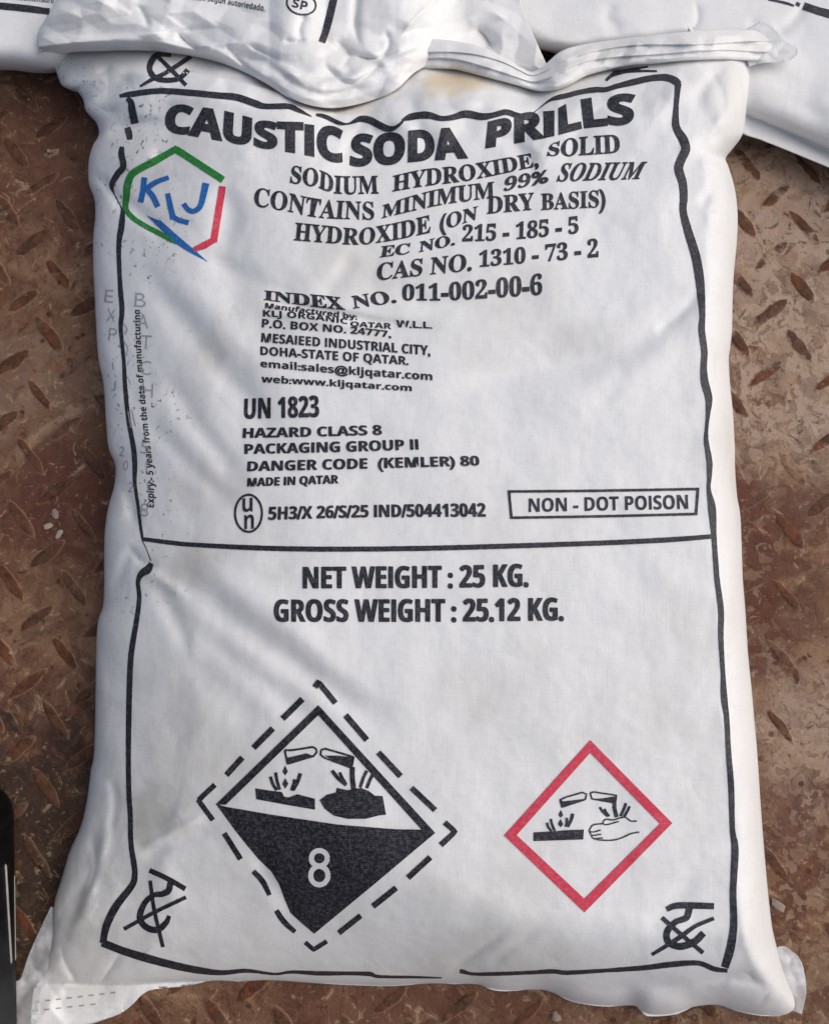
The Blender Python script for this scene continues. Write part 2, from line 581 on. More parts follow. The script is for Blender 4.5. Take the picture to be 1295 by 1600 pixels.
def floor_mat(name, lozenge):
    m, nt, p = new_mat(name)
    tc = N(nt, 'ShaderNodeTexCoord')
    vec = tc.outputs['Object']
    n1 = noise(nt, vec, 5.5, 6, 0.6, 0.5)
    n2 = noise(nt, vec, 26, 8, 0.68, 0.9)
    n3 = noise(nt, vec, 85, 7, 0.72, 0.8)
    n4 = noise(nt, vec, 320, 4, 0.7)
    n5 = noise(nt, vec, 48, 8, 0.75, 2.2)
    mud = mix(nt, rng(nt, n2, 0.34, 0.66), (0.144, 0.068, 0.036), (0.273, 0.154, 0.090))
    mud = mix(nt, rng(nt, n1, 0.48, 0.62, 0, 0.80), mud, (0.117, 0.045, 0.023))
    mud = mix(nt, rng(nt, noise(nt, vec, 9, 6, 0.65, 1.2), 0.55, 0.68, 0, 0.75), mud, (0.367, 0.237, 0.139))
    PALE, RED, SHADE = (0.41, 0.300, 0.228), (0.108, 0.034, 0.022), (0.030, 0.018, 0.014)
    for (u, v, rx, ry, c2, amt) in ((1240, 500, .13, .17, PALE, .90), (1290, 1160, .10, .08, PALE, .65), (1280, 260, .10, .10, PALE, .35), (20, 600, .08, .06, PALE, .22), (1290, 720, .05, .05, PALE, .6),
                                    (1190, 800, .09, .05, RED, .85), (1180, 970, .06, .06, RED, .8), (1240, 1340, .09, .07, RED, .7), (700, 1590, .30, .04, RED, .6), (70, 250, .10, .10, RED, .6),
                                    (110, 790, .07, .06, RED, .8), (30, 1120, .10, .06, RED, .7), (70, 1340, .13, .14, SHADE, .9)):  # last, near-black patch is painted shade on the floor beside the black case
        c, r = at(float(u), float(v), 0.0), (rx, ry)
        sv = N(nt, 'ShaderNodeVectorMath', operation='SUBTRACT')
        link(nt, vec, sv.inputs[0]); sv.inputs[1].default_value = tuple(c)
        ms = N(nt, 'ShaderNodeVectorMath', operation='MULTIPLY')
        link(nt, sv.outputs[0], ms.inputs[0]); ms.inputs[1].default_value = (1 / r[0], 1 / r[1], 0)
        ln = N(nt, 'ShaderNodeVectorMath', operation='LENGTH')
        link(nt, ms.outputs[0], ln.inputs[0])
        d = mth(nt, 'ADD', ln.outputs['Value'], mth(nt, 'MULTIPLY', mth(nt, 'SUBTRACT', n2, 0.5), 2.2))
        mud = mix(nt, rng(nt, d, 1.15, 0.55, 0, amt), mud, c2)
    mud = mix(nt, rng(nt, noise(nt, vec, 15, 5, 0.65, 0.6), 0.60, 0.72, 0, 0.75), mud, (0.233, 0.096, 0.023))
    mud = mix(nt, rng(nt, n5, 0.55, 0.63, 0, 0.88), mud, (0.095, 0.036, 0.020))
    mud = mix(nt, rng(nt, n5, 0.44, 0.36, 0, 0.80), mud, (0.411, 0.278, 0.170))
    wob = N(nt, 'ShaderNodeVectorMath', operation='MULTIPLY_ADD')
    wn_ = N(nt, 'ShaderNodeTexNoise')
    wn_.inputs['Scale'].default_value = 70
    wn_.inputs['Detail'].default_value = 4
    link(nt, vec, wn_.inputs['Vector'])
    link(nt, wn_.outputs[1], wob.inputs[0]); wob.inputs[1].default_value = (0.030, 0.030, 0); link(nt, vec, wob.inputs[2])
    sx = N(nt, 'ShaderNodeSeparateXYZ')
    link(nt, vec, sx.inputs[0])
    crust = mth(nt, 'MAXIMUM', rng(nt, sx.outputs[0], 0.05, 0.25, 0.18, 1), rng(nt, sx.outputs[1], -0.30, -0.40, 0, 1))
    region = mth(nt, 'MULTIPLY', rng(nt, noise(nt, vec, 7, 4, 0.6), 0.38, 0.56, 0.2, 1), crust)
    chips = []
    for sc, a in ((60, 0.38), (170, 0.46)):
        vc = N(nt, 'ShaderNodeTexVoronoi')
        vc.inputs['Scale'].default_value = sc
        link(nt, wob.outputs[0], vc.inputs['Vector'])
        sep = N(nt, 'ShaderNodeSeparateColor')
        link(nt, vc.outputs['Color'], sep.inputs[0])
        chips.append(sep.outputs[0])
        mud = mix(nt, mth(nt, 'MULTIPLY', rng(nt, sep.outputs[0], 0.74, 0.88, 0, a), region), mud, (0.371, 0.263, 0.171))
        mud = mix(nt, mth(nt, 'MULTIPLY', rng(nt, sep.outputs[0], 0.30, 0.16, 0, a), region), mud, (0.082, 0.031, 0.018))
        mud = mix(nt, mth(nt, 'MULTIPLY', rng(nt, sep.outputs[1], 0.82, 0.92, 0, a * 0.8), region), mud, (0.216, 0.088, 0.025))
    col = mud
    if lozenge:
        bare = mix(nt, rng(nt, n3, 0.36, 0.66), (0.064, 0.026, 0.015), (0.140, 0.060, 0.031))
        bare = mix(nt, rng(nt, n2, 0.52, 0.68, 0, 0.6), bare, (0.244, 0.066, 0.018))
        at_ = N(nt, 'ShaderNodeAttribute', attribute_name='rim')
        cover = rng(nt, mth(nt, 'ADD', noise(nt, vec, 21, 6, 0.7, 0.8), mth(nt, 'MULTIPLY', at_.outputs['Fac'], 0.16)), 0.51, 0.63, 0, 0.90)
        col = mix(nt, cover, bare, mix(nt, mth(nt, 'MULTIPLY', at_.outputs['Fac'], 0.35), mud, (0.400, 0.263, 0.158)))
    col = mix(nt, rng(nt, n3, 0.60, 0.70, 0, 0.65), col, (0.089, 0.036, 0.021))
    col = mix(nt, rng(nt, n4, 0.62, 0.72, 0, 0.55), col, (0.467, 0.333, 0.214))
    col = mix(nt, rng(nt, n4, 0.40, 0.30, 0, 0.6), col, (0.056, 0.025, 0.013))
    vo = N(nt, 'ShaderNodeTexVoronoi')
    vo.inputs['Scale'].default_value = 75
    link(nt, vec, vo.inputs['Vector'])
    pit = mth(nt, 'MULTIPLY', rng(nt, vo.outputs['Distance'], 0.24, 0.12, 0, 1), rng(nt, noise(nt, vec, 60, 3, 0.6), 0.48, 0.58, 0, 0.85))
    pit = mth(nt, 'MULTIPLY', pit, rng(nt, noise(nt, vec, 8, 2), 0.44, 0.56))
    col = mix(nt, pit, col, (0.062, 0.026, 0.013))
    link(nt, col, p.inputs['Base Color'])
    link(nt, rng(nt, n2, 0.3, 0.7, 0.50, 0.85), p.inputs['Roughness'])
    p.inputs['Specular IOR Level'].default_value = 0.3
    b = N(nt, 'ShaderNodeBump')
    b.inputs['Strength'].default_value = 0.8
    b.inputs['Distance'].default_value = 0.0022
    h = mth(nt, 'ADD', mth(nt, 'ADD', n3, n5), mth(nt, 'ADD', mth(nt, 'MULTIPLY', n4, 0.5), mth(nt, 'ADD', mth(nt, 'MULTIPLY', pit, -0.5), mth(nt, 'MULTIPLY', mth(nt, 'MULTIPLY', chips[0], region), 0.35))))
    link(nt, h, b.inputs['Height'])
    link(nt, b.outputs[0], p.inputs['Normal'])
    return m


def plain_mat(name, rgb, rough, spec=0.5):
    m, nt, p = new_mat(name)
    tc = N(nt, 'ShaderNodeTexCoord')
    n = noise(nt, tc.outputs['Object'], 120, 4)
    col = mix(nt, rng(nt, n, 0.4, 0.75, 0, 0.5), rgb, tuple(min(1, c * 1.5 + 0.01) for c in rgb))
    link(nt, col, p.inputs['Base Color'])
    p.inputs['Roughness'].default_value = rough
    p.inputs['Specular IOR Level'].default_value = spec
    return m


SACK_O = tuple(at(650.0, 820.0, 0.0))


def loc_on(u, v, z, o=SACK_O):
    q = at(float(u), float(v), z)
    return (q[0] - o[0], q[1] - o[1], 0)


M_SACK = cloth_mat('woven sack cloth', stains=[
    (loc_on(705, 125, .1), (0.042, 0.022), (0.70, 0.55, 0.33), 0.75),
    (loc_on(560, 150, .1), (0.06, 0.02), (0.68, 0.62, 0.50), 0.5),
    (loc_on(235, 1270, .07), (0.035, 0.03), (0.42, 0.40, 0.34), 0.5),
    (loc_on(300, 880, .1), (0.05, 0.022), (0.50, 0.47, 0.42), 0.5),
    (loc_on(330, 560, .1), (0.03, 0.03), (0.50, 0.48, 0.45), 0.4),
    (loc_on(325, 760, .1), (0.05, 0.03), (0.52, 0.49, 0.44), 0.35),
    (loc_on(905, 545, .1), (0.05, 0.018), (0.52, 0.52, 0.50), 0.35),
], speck_x=loc_on(215, 880, .07)[0])
M_BACK = cloth_mat('back sack cloth', grime=0.25)
M_SEAM = cloth_mat('seam tape cloth', tint=(0.82, 0.82, 0.82), grime=0.2)
M_BLACK = ink_mat('black print', (0.017, 0.017, 0.026), 0.22)
M_BLACK_WORN = ink_mat('worn black print', (0.013, 0.013, 0.020), 0.26)
M_WHITE = ink_mat('unprinted cloth', (0.72, 0.72, 0.73), 0.1)
M_GREEN = ink_mat('green print', (0.010, 0.20, 0.022), 0.3)
M_BLUE = ink_mat('blue print', (0.008, 0.13, 0.42), 0.3)
M_RED = ink_mat('red print', (0.62, 0.035, 0.075), 0.35)
M_GREY = ink_mat('faded marker pen', (0.36, 0.36, 0.38), 0.9)
M_THREAD = plain_mat('stitch thread', (0.30, 0.30, 0.31), 0.8)
M_LINER = liner_mat()
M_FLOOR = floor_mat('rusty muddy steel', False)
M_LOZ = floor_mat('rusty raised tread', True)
M_CASE = plain_mat('black plastic', (0.003, 0.003, 0.004), 0.38, 0.14)
M_TRIM = plain_mat('pale trim', (0.26, 0.25, 0.23), 0.4)
M_CRUMB = plain_mat('pale crumb', (0.34, 0.30, 0.25), 0.8)
M_STONE = plain_mat('grey brown crumb', (0.26, 0.20, 0.17), 0.9)

# ------------------------------------------------------------------ the floor: rusty tread plate
gx, gy = np.meshgrid(np.linspace(-0.62, 0.62, 300), np.linspace(-0.62, 1.1, 400))


def floor_z(x, y):
    return 0.0012 * perlin(x * 22, y * 22, 2) + 0.0008 * perlin(x * 60, y * 60, 4) + 0.0005 * perlin(x * 140, y * 140, 6)


hz = floor_z(gx, gy)
fv = np.stack([gx, gy, hz], -1).reshape(-1, 3)
fi = np.arange(300 * 400).reshape(400, 300)
ff = np.stack([fi[:-1, :-1], fi[:-1, 1:], fi[1:, 1:], fi[1:, :-1]], -1).reshape(-1, 4)
# beyond the worked area the plate runs on flat
big = np.array([(-3, -3, -0.0015), (3, -3, -0.0015), (3, 4, -0.0015), (-3, 4, -0.0015)], float)
FV = [fv, big]; FF = [ff, np.array([[len(fv), len(fv) + 1, len(fv) + 2, len(fv) + 3]])]
floor = mesh_obj('floor', np.vstack(FV), np.vstack(FF), M_FLOOR)
floor['kind'] = 'structure'
# raised lozenges, part of the plate
a0 = at(117.0, 920.0, 0.0)
b0 = at(18.0, 910.0, 0.0); c0 = at(94.0, 1027.0, 0.0)
va = (a0 - b0)[:2]; vb = (c0 - a0)[:2]
va = va / np.linalg.norm(va) * 0.0555
vb = np.array([va[1], -va[0]])
base_ang = math.atan2(va[1], va[0])
lv, lf, lrim = [], [], []
rl = random.Random(5)
for i in range(-14, 24):
    for j in range(-26, 14):
        for h in (0, 1):
            c = a0[:2] + va * (i + 0.5 * h) + vb * (j + 0.5 * h)
            if abs(c[0]) > 0.6 or c[1] < -0.6 or c[1] > 1.0:
                continue
            ang = base_ang + (math.radians(-47) if h == 0 else math.radians(43)) + rl.uniform(-.03, .03)
            L, Wd, Ht = 0.0190 * rl.uniform(.86, 1.06), 0.0046 * rl.uniform(.75, 1.15), rl.uniform(0.0006, 0.0017)
            buried = 0.10 + 0.5 * float(smooth(0.16, 0.26, c[0]) * smooth(0.08, -0.02, c[1])) + 0.35 * float(smooth(-0.33, -0.40, c[1]))
            if rl.random() < buried:
                continue                         # worn flat
            b = len(lv)
            n = 22
            ring_pts = []
            for k in range(n):
                t = k / n * 2 * math.pi
                x = math.cos(t); y = math.sin(t)
                x = math.copysign(abs(x) ** 0.8, x); y = math.copysign(abs(y) ** 1.25, y)
                ring_pts.append((x * L * (1 + rl.uniform(-.05, .05)), y * Wd * (1 + rl.uniform(-.16, .16))))
            ca, sa = math.cos(ang), math.sin(ang)
            rows = ((1.22, -0.0012, 0.6), (1.08, 0.0001, 1.0), (0.97, Ht * .6, 0.6), (0.84, Ht, 0.05), (0.45, Ht * 1.1, 0.0))
            for sc, z, rim in rows:
                gy_ = sc if sc < 1 else 1 + (sc - 1) * 2.2
                for (x, y) in ring_pts:
                    lv.append((c[0] + (x * sc * ca - y * gy_ * sa), c[1] + (x * sc * sa + y * gy_ * ca), z)); lrim.append(rim)
            lv.append((c[0], c[1], Ht * 1.1)); lrim.append(0.0)
            for r in range(4):
                for k in range(n):
                    lf.append((b + r * n + k, b + r * n + (k + 1) % n, b + (r + 1) * n + (k + 1) % n, b + (r + 1) * n + k))
            for k in range(n):
                lf.append((b + 4 * n + k, b + 4 * n + (k + 1) % n, b + 5 * n))
lv = np.array(lv)
lv[:, 2] += floor_z(lv[:, 0], lv[:, 1])
tread = mesh_obj('tread_lozenges', lv, lf, M_LOZ, floor)
ra = tread.data.attributes.new('rim', 'FLOAT', 'POINT')
ra.data.foreach_set('value', lrim)

# ------------------------------------------------------------------ the main sack
LEFT = [(78, 96), (88, 112), (96, 132), (108, 139), (120, 142), (130, 155), (134, 172), (142, 182), (151, 192), (155, 206), (152, 217),
        (146, 226), (140, 245), (138, 268), (140, 290), (148, 312), (149, 340), (146, 372), (146, 420), (148, 455), (150, 500), (154, 560), (162, 600),
        (166, 660), (170, 700), (179, 722), (181, 738), (178, 762), (170, 790), (165, 820), (163, 860), (163, 915), (161, 948), (154, 968), (151, 1000),
        (150, 1050), (149, 1120), (147, 1178), (142, 1205), (136, 1250), (126, 1292), (109, 1330), (97, 1370), (86, 1405), (83, 1428), (84, 1455), (78, 1490),
        (64, 1528), (53, 1545), (49, 1575), (47, 1612)]
RIGHT = [(1178, 84), (1172, 120), (1166, 165), (1160, 208), (1146, 230), (1133, 247), (1137, 259), (1145, 285), (1150, 312), (1152, 345), (1150, 385),
         (1146, 425), (1144, 470), (1143, 515), (1140, 545), (1138, 562), (1140, 600), (1144, 640), (1147, 690), (1148, 735), (1151, 775), (1156, 805),
         (1158, 850), (1160, 905), (1164, 955), (1168, 1020), (1173, 1070), (1177, 1115), (1182, 1170), (1186, 1230), (1191, 1300), (1197, 1370),
         (1201, 1410), (1206, 1450), (1213, 1480), (1219, 1505), (1230, 1535), (1239, 1556), (1241, 1573), (1232, 1583), (1216, 1588)]
TOP = [(78, 96), (110, 80), (200, 66), (300, 72), (400, 95), (470, 122), (540, 130), (640, 90), (740, 85), (830, 112), (900, 95), (1000, 72), (1090, 66), (1178, 84)]
BOTTOM = [(47, 1612), (90, 1609), (134, 1603), (165, 1593), (190, 1583), (207, 1570), (224, 1553), (242, 1546), (290, 1541), (332, 1533), (375, 1534), (420, 1532),
          (500, 1537), (560, 1540), (612, 1541), (670, 1537), (710, 1538), (745, 1538), (765, 1546), (790, 1549), (840, 1546), (862, 1551), (882, 1561), (905, 1568),
          (945, 1573), (988, 1571), (1000, 1580), (1013, 1588), (1055, 1585), (1080, 1574), (1118, 1570), (1150, 1580), (1185, 1587), (1216, 1588)]
yb_x = np.linspace(-100, 1400, 301)
yb_y = np.interp(yb_x, [0, 60, 200, 330, 500, 745, 900, 1060, 1250], [1536, 1535, 1538, 1532, 1534, 1537, 1556, 1572, 1588])
hem_y = np.interp(yb_x, [p[0] for p in BOTTOM], [p[1] for p in BOTTOM])
for _ in range(8):
    hem_y = np.r_[hem_y[:1], (hem_y[:-2] + hem_y[1:-1] + hem_y[2:]) / 3, hem_y[-1:]]
for _ in range(60):
    yb_y = np.r_[yb_y[:1], (yb_y[:-2] + yb_y[1:-1] + yb_y[2:]) / 3, yb_y[-1:]]

FOLDS = [
    # long soft diagonal drapes down the left of the face
    ([(205, 400), (260, 470), (330, 560), (400, 640), (440, 700)], 22, -0.0042, 'g'),
    ([(235, 392), (320, 480), (400, 560), (470, 640)], 26, 0.0026, 'g'),
    ([(245, 560), (300, 650), (350, 720), (400, 770)], 18, -0.0032, 'g'),
    ([(215, 640), (270, 700), (330, 760), (380, 800)], 15, -0.0026, 'g'),
    ([(245, 880), (300, 915), (360, 965), (410, 1000), (470, 1040), (560, 1105), (640, 1150)], 24, -0.0052, 'g'),
    ([(270, 850), (360, 915), (440, 975), (520, 1050), (600, 1110)], 26, 0.0028, 'g'),
    ([(250, 925), (300, 980), (390, 1050), (470, 1110), (540, 1160)], 20, -0.0030, 'g'),
    ([(238, 900), (270, 960), (300, 1030)], 14, -0.0030, 'g'),
    ([(280, 1010), (350, 1080), (420, 1150)], 24, -0.0022, 'g'),
    ([(210, 880), (250, 905), (300, 940)], 9, 0.0030, 'g'),
    ([(196, 850), (225, 880), (250, 884)], 7, -0.0050, 'v'),
    ([(380, 300), (350, 380), (370, 440), (420, 470)], 26, -0.0030, 'g'),
    ([(300, 380), (360, 420), (440, 455), (500, 470)], 18, -0.0022, 'g'),
    # crease that squeezes the index line
    ([(396, 468), (440, 476), (500, 486), (560, 498), (620, 508), (690, 503)], 7, -0.0040, 'g'),
    ([(396, 482), (470, 494), (560, 510), (640, 516)], 9, 0.0022, 'g'),
    ([(560, 395), (525, 440), (500, 478)], 16, -0.0020, 'g'),
    ([(600, 425), (640, 465), (720, 480), (820, 470)], 16, -0.0022, 'g'),
    # right hand drape
    ([(1092, 452), (1050, 500), (1000, 535), (930, 560), (840, 575), (740, 600), (680, 640)], 24, -0.0050, 'g'),
    ([(1096, 455), (1060, 492), (1020, 522)], 9, -0.0025, 'g'),
    ([(1080, 500), (1000, 572), (900, 620), (790, 650)], 30, 0.0025, 'g'),
    ([(980, 560), (960, 600), (930, 640)], 16, -0.0014, 'g'),
    # dent and puckers below the rolled mouth
    ([(470, 200), (560, 235), (650, 240), (740, 225), (830, 190)], 42, -0.0085, 'g'),
    ([(600, 150), (560, 200), (530, 260)], 12, -0.0030, 'g'),
    ([(640, 130), (650, 190), (690, 260)], 14, -0.0028, 'g'),
    ([(735, 130), (800, 150), (870, 140)], 14, -0.0040, 'g'),
    ([(745, 190), (790, 215), (850, 280)], 14, -0.0022, 'g'),
    ([(850, 160), (830, 185), (800, 200)], 7, -0.0035, 'v'),
    ([(620, 190), (600, 208), (570, 200)], 8, -0.0025, 'g'),
    ([(500, 178), (530, 196), (560, 190)], 7, -0.0025, 'g'),
    ([(690, 170), (760, 160), (820, 172)], 12, 0.0030, 'g'),
    ([(600, 150), (540, 165), (480, 168)], 6, -0.0040, 'v'),
    # left edge tucks
    ([(148, 222), (175, 208), (210, 195), (260, 190)], 9, -0.0060, 'g'),
    ([(136, 262), (160, 285), (180, 310), (200, 335)], 9, -0.0055, 'g'),
    ([(130, 160), (160, 150), (190, 130), (205, 105)], 12, -0.0060, 'g'),
    ([(100, 120), (150, 118), (180, 100)], 8, -0.0040, 'v'),
    ([(120, 145), (160, 172), (190, 175)], 7, -0.0030, 'v'),
    ([(175, 735), (200, 780), (215, 830)], 10, -0.0040, 'g'),
    ([(160, 600), (172, 680), (182, 735)], 9, 0.0022, 'g'),
    ([(165, 930), (185, 900), (205, 850)], 10, -0.0035, 'g'),
    # bottom left gathers
    ([(64, 1530), (110, 1440), (140, 1340), (150, 1240)], 12, -0.0035, 'g'),
    ([(90, 1500), (130, 1420), (160, 1330), (172, 1260)], 10, 0.0030, 'g'),
    ([(85, 1530), (120, 1560), (150, 1545), (200, 1470)], 8, -0.0040, 'v'),
    ([(95, 1470), (100, 1500), (125, 1545)], 6, -0.0040, 'v'),
    ([(140, 1300), (150, 1350), (135, 1400)], 7, -0.0030, 'v'),
    ([(165, 1200), (180, 1250), (170, 1310)], 8, -0.0025, 'g'),
    ([(215, 1330), (270, 1300), (330, 1270)], 7, 0.0022, 'g'),
    ([(215, 1345), (280, 1315), (350, 1290)], 9, -0.0018, 'g'),
    ([(170, 1540), (250, 1500), (330, 1470)], 14, -0.0020, 'g'),
    ([(260, 1400), (360, 1390), (430, 1350)], 24, -0.0020, 'g'),
    ([(400, 1310), (420, 1370), (470, 1440)], 14, -0.0022, 'g'),
    ([(690, 1530), (740, 1490), (800, 1450)], 8, -0.0026, 'g'),
    ([(760, 1520), (800, 1480), (850, 1450)], 8, -0.0016, 'g'),
    # bottom right
    ([(1080, 1545), (1130, 1530), (1180, 1535), (1225, 1560)], 9, -0.0040, 'g'),
    ([(900, 1550), (980, 1545), (1060, 1535)], 8, -0.0025, 'g'),
    ([(1110, 1535), (1160, 1520), (1185, 1540)], 6, -0.0030, 'v'),
    ([(1200, 1500), (1205, 1540), (1180, 1575)], 8, -0.0030, 'v'),
    ([(1180, 1420), (1190, 1470), (1200, 1520)], 8, -0.0025, 'g'),
    ([(1000, 1470), (1060, 1400), (1090, 1350)], 18, -0.0016, 'g'),
    # right edge ripples
    ([(1146, 640), (1132, 700), (1120, 770)], 9, -0.0030, 'g'),
    ([(1150, 760), (1138, 820), (1128, 900)], 9, -0.0030, 'g'),
    ([(1140, 560), (1125, 600), (1118, 640)], 8, -0.0024, 'g'),
    ([(1135, 252), (1110, 300), (1090, 330)], 10, -0.0035, 'g'),
    ([(1160, 200), (1110, 215), (1085, 250)], 12, -0.0035, 'g'),
    ([(1150, 330), (1120, 380), (1110, 450)], 9, -0.0025, 'g'),
    ([(1150, 100), (1110, 125), (1080, 170)], 12, -0.0035, 'g'),
    ([(1100, 100), (1130, 150), (1125, 190)], 8, -0.0030, 'g'),
    ([(1170, 900), (1150, 980), (1150, 1060)], 9, -0.0018, 'g'),
    ([(1150, 1000), (1138, 1060), (1140, 1130)], 8, -0.0028, 'g'),
    ([(1178, 1150), (1162, 1210), (1160, 1280)], 8, -0.0026, 'g'),
    ([(1188, 1290), (1170, 1340), (1166, 1400)], 8, -0.0026, 'g'),
    # left edge border wobble lumps
    ([(185, 268), (215, 250), (250, 240)], 10, 0.0030, 'g'),
    ([(178, 292), (215, 330), (260, 370)], 12, -0.0030, 'g'),
    ([(330, 280), (360, 330), (345, 400)], 20, -0.0030, 'g'),
]


def gq(d, w, e=2.2):
    return np.sqrt(np.clip(1 - (1 - np.clip(d / w, 0, 1)) ** e, 0, 1))


def z_main(S, T, X, Y, dl, dr, dt, db):
    ze = 0.045 * (1 - 0.80 * smooth(0.70, 0.95, T)) * (1 - 0.35 * smooth(0.45, 0.8, T) * (1 - S)) * (1 - 0.25 * smooth(0.1, 0.0, T))
    ze = ze + 0.004 * smooth(235, 120, Y) * smooth(900, 1130, X)
    d1 = np.interp(X, yb_x, yb_y) - Y
    q = smooth(290, 430, X)
    d0 = (1 - q) * d1 + q * (np.interp(X, yb_x, hem_y) - 1 - Y)
    w = smooth(-5, 42, d1)
    dbb = np.clip((1 - w) * d0 + w * d1, 0, None)
    wl = 330 - 60 * smooth(0.3, 0, T) + 170 * smooth(0.5, 0.9, T)
    gl, gr = gq(dl, wl, 2.0), gq(dr, 46 + 18 * perlin(Y / 90, X * 0 + 3.3, 91))
    gt, gb = gq(dt, 130), gq(dbb, 400 - 270 * smooth(0.2, 0.65, S), 2.0)
    gb = np.where(dbb <= 0, 0, gb)
    top = 0.104 + 0.018 * (1 - (np.clip(0.74 - S, 0, 1) / 0.74) ** 2) * (1 - 0.7 * ((T - 0.5) / 0.55) ** 2)
    k = gl * gr * gt * gb
    z = ze + (top - ze) * k
    inner = smooth(0, 60, np.minimum(np.minimum(dl, dr), 400))
    z = z + (0.25 + 0.75 * inner) * 0.85 * folds(X, Y, FOLDS)
    z = z + 0.0016 * perlin(X / 150, Y / 150, 21) * inner + 0.0007 * perlin(X / 55, Y / 55, 22) * inner + 0.00022 * perlin(X / 17, Y / 17, 23)
    # crisp crumpling where the cloth is slack: mouth, corners, edges
    mouth = smooth(260, 60, dt)
    slack = np.clip(mouth + 0.8 * smooth(300, 60, np.hypot(X - 90, Y - 1460)) + 0.45 * smooth(190, 40, np.hypot(X - 1190, Y - 1540))
                    + 0.40 * smooth(90, 10, np.minimum(dl, dr)) + 0.3 * smooth(90, 10, db), 0, 1)
    z = z + slack * (0.0028 * facet(X + 0.3 * Y, Y, 70, 31) + 0.0016 * facet(X, Y, 34, 32))
    side = 0.35 + 0.65 * np.clip(smooth(420, 120, dl) + smooth(520, 250, dt), 0, 1)
    z = z + side * (0.0014 * facet(X + 0.4 * Y, Y - 0.4 * X, 110, 35) + 0.00055 * facet(X, Y, 48, 36) + 0.00010 * facet(X, Y, 18, 37))
    return np.maximum(z, 0.004)


main_sheet = Sheet(LEFT, RIGHT, TOP, BOTTOM, 330, 430, z_main,
                   [(0.0025, 0.82), (0.008, 0.55), (0.016, 0.22), (0.026, 0.0)])
sack = thing('woven_sack', 'full white woven sack in front with heading, emblem and red diamond print', 'sack', SACK_O)
body = main_sheet.build('sack_body', M_SACK, sack)

# rolled mouth of the sack, two soft folds laid over each other
COLLAR_T = [(474, 118), (505, 104), (545, 92), (590, 76), (620, 66), (680, 61), (740, 70), (785, 88), (812, 104), (832, 112), (852, 100), (880, 78), (930, 66), (1010, 56), (1090, 48), (1160, 46), (1214, 52)]
COLLAR_B = [(476, 158), (510, 168), (560, 162), (604, 150), (640, 114), (700, 107), (750, 118), (800, 131), (845, 142), (880, 137), (920, 117), (970, 105), (1020, 99), (1075, 94), (1130, 93), (1180, 95), (1216, 90)]


c_ = spline(COLLAR_B, 160)
cx, czv = c_[:, 0], np.array([p[2] for p in main_sheet.lay(c_ + np.array([0, 4.0]), 0.0)])
for _ in range(30):
    czv = np.r_[czv[:1], (czv[:-2] + czv[1:-1] + czv[2:]) / 3, czv[-1:]]
czv = czv + 0.004
czv = np.where(cx > 1090, np.interp(cx, [1090, 1216], [np.interp(1090, cx, czv), 0.060]), czv)


def z_collar(S, T, X, Y, dl, dr, dt, db):
    e = np.sin(np.pi * np.clip(T, 0, 1)) ** 0.5
    b1 = 0.34 + 0.10 * np.sin(S * 9) + 0.05 * np.sin(S * 23 + 1)
    b2 = 0.66 + 0.09 * np.sin(S * 7 + 1) + 0.04 * np.sin(S * 19)
    lay = T / 0.34 - smooth(-0.02, 0.02, T - b1) * 0.9 - smooth(-0.02, 0.02, T - b2) * 0.9
    z = np.interp(X, cx, czv) + 0.0055 * e + 0.0034 * lay * e
    z = z + e * (0.0034 * facet(X, Y * 2.2, 58, 41) + 0.0020 * facet(X, Y * 1.6, 27, 42))
    z = z - 0.006 * np.exp(-((X - 838) / 22) ** 2) * e
    z = z - 0.004 * smooth(1080, 1210, X) - 0.030 * smooth(700, 600, X)
    return z


collar = Sheet([COLLAR_T[0], (470, 138), COLLAR_B[0]], [COLLAR_T[-1], (1222, 70), COLLAR_B[-1]], COLLAR_T, COLLAR_B, 420, 90, z_collar,
               [(0.003, 0.93), (0.008, 0.86), (0.016, 0.80)], k=0.2)
collar.build('rolled_mouth', M_SACK, sack)


# see-through inner liner sticking out at three corners
def z_liner(z0, amp, seed):
    def f(S, T, X, Y, dl, dr, dt, db):
        return z0 + 1.6 * amp * facet(X, Y, 26, seed) + amp * 0.6 * facet(X, Y, 11, seed + 1) + 0.004 * smooth(0.2, 0, T)
    return f


l1 = Sheet([(80, 1416), (60, 1458), (43, 1497), (33, 1528), (22, 1537), (19, 1570), (17, 1612)], [(96, 1425), (98, 1460), (92, 1492), (76, 1530), (64, 1548), (60, 1575), (58, 1612)],
           [(80, 1416), (96, 1425)], [(17, 1612), (58, 1612)], 26, 90, z_liner(0.008, 0.0008, 51), [(0.001, 0.9)], k=0.1)
l1.build('liner', M_LINER, sack)
l2 = Sheet([(1205, 1492), (1208, 1530), (1215, 1570), (1222, 1580)], [(1226, 1478), (1250, 1500), (1259, 1545), (1252, 1586)],
           [(1205, 1492), (1214, 1480), (1226, 1478)], [(1222, 1580), (1238, 1580), (1252, 1586)], 30, 50, z_liner(0.009, 0.0009, 55), [(0.001, 0.9)], k=0.1)
l2.build('liner', M_LINER, sack)
l3 = Sheet([(1150, 52), (1158, 75), (1170, 104)], [(1186, 36), (1206, 44), (1226, 66), (1242, 74), (1246, 84), (1232, 96), (1216, 98)],
           [(1150, 52), (1168, 44), (1186, 34)], [(1170, 104), (1195, 98), (1216, 98)], 40, 44,
           lambda S, T, X, Y, dl, dr, dt, db: 0.066 + 0.0022 * facet(X, Y * 1.3, 34, 58) + 0.0007 * facet(X, Y, 15, 59), [(0.002, 0.95), (0.006, 0.9)], k=0.1)
l3.build('liner', M_LINER, sack)

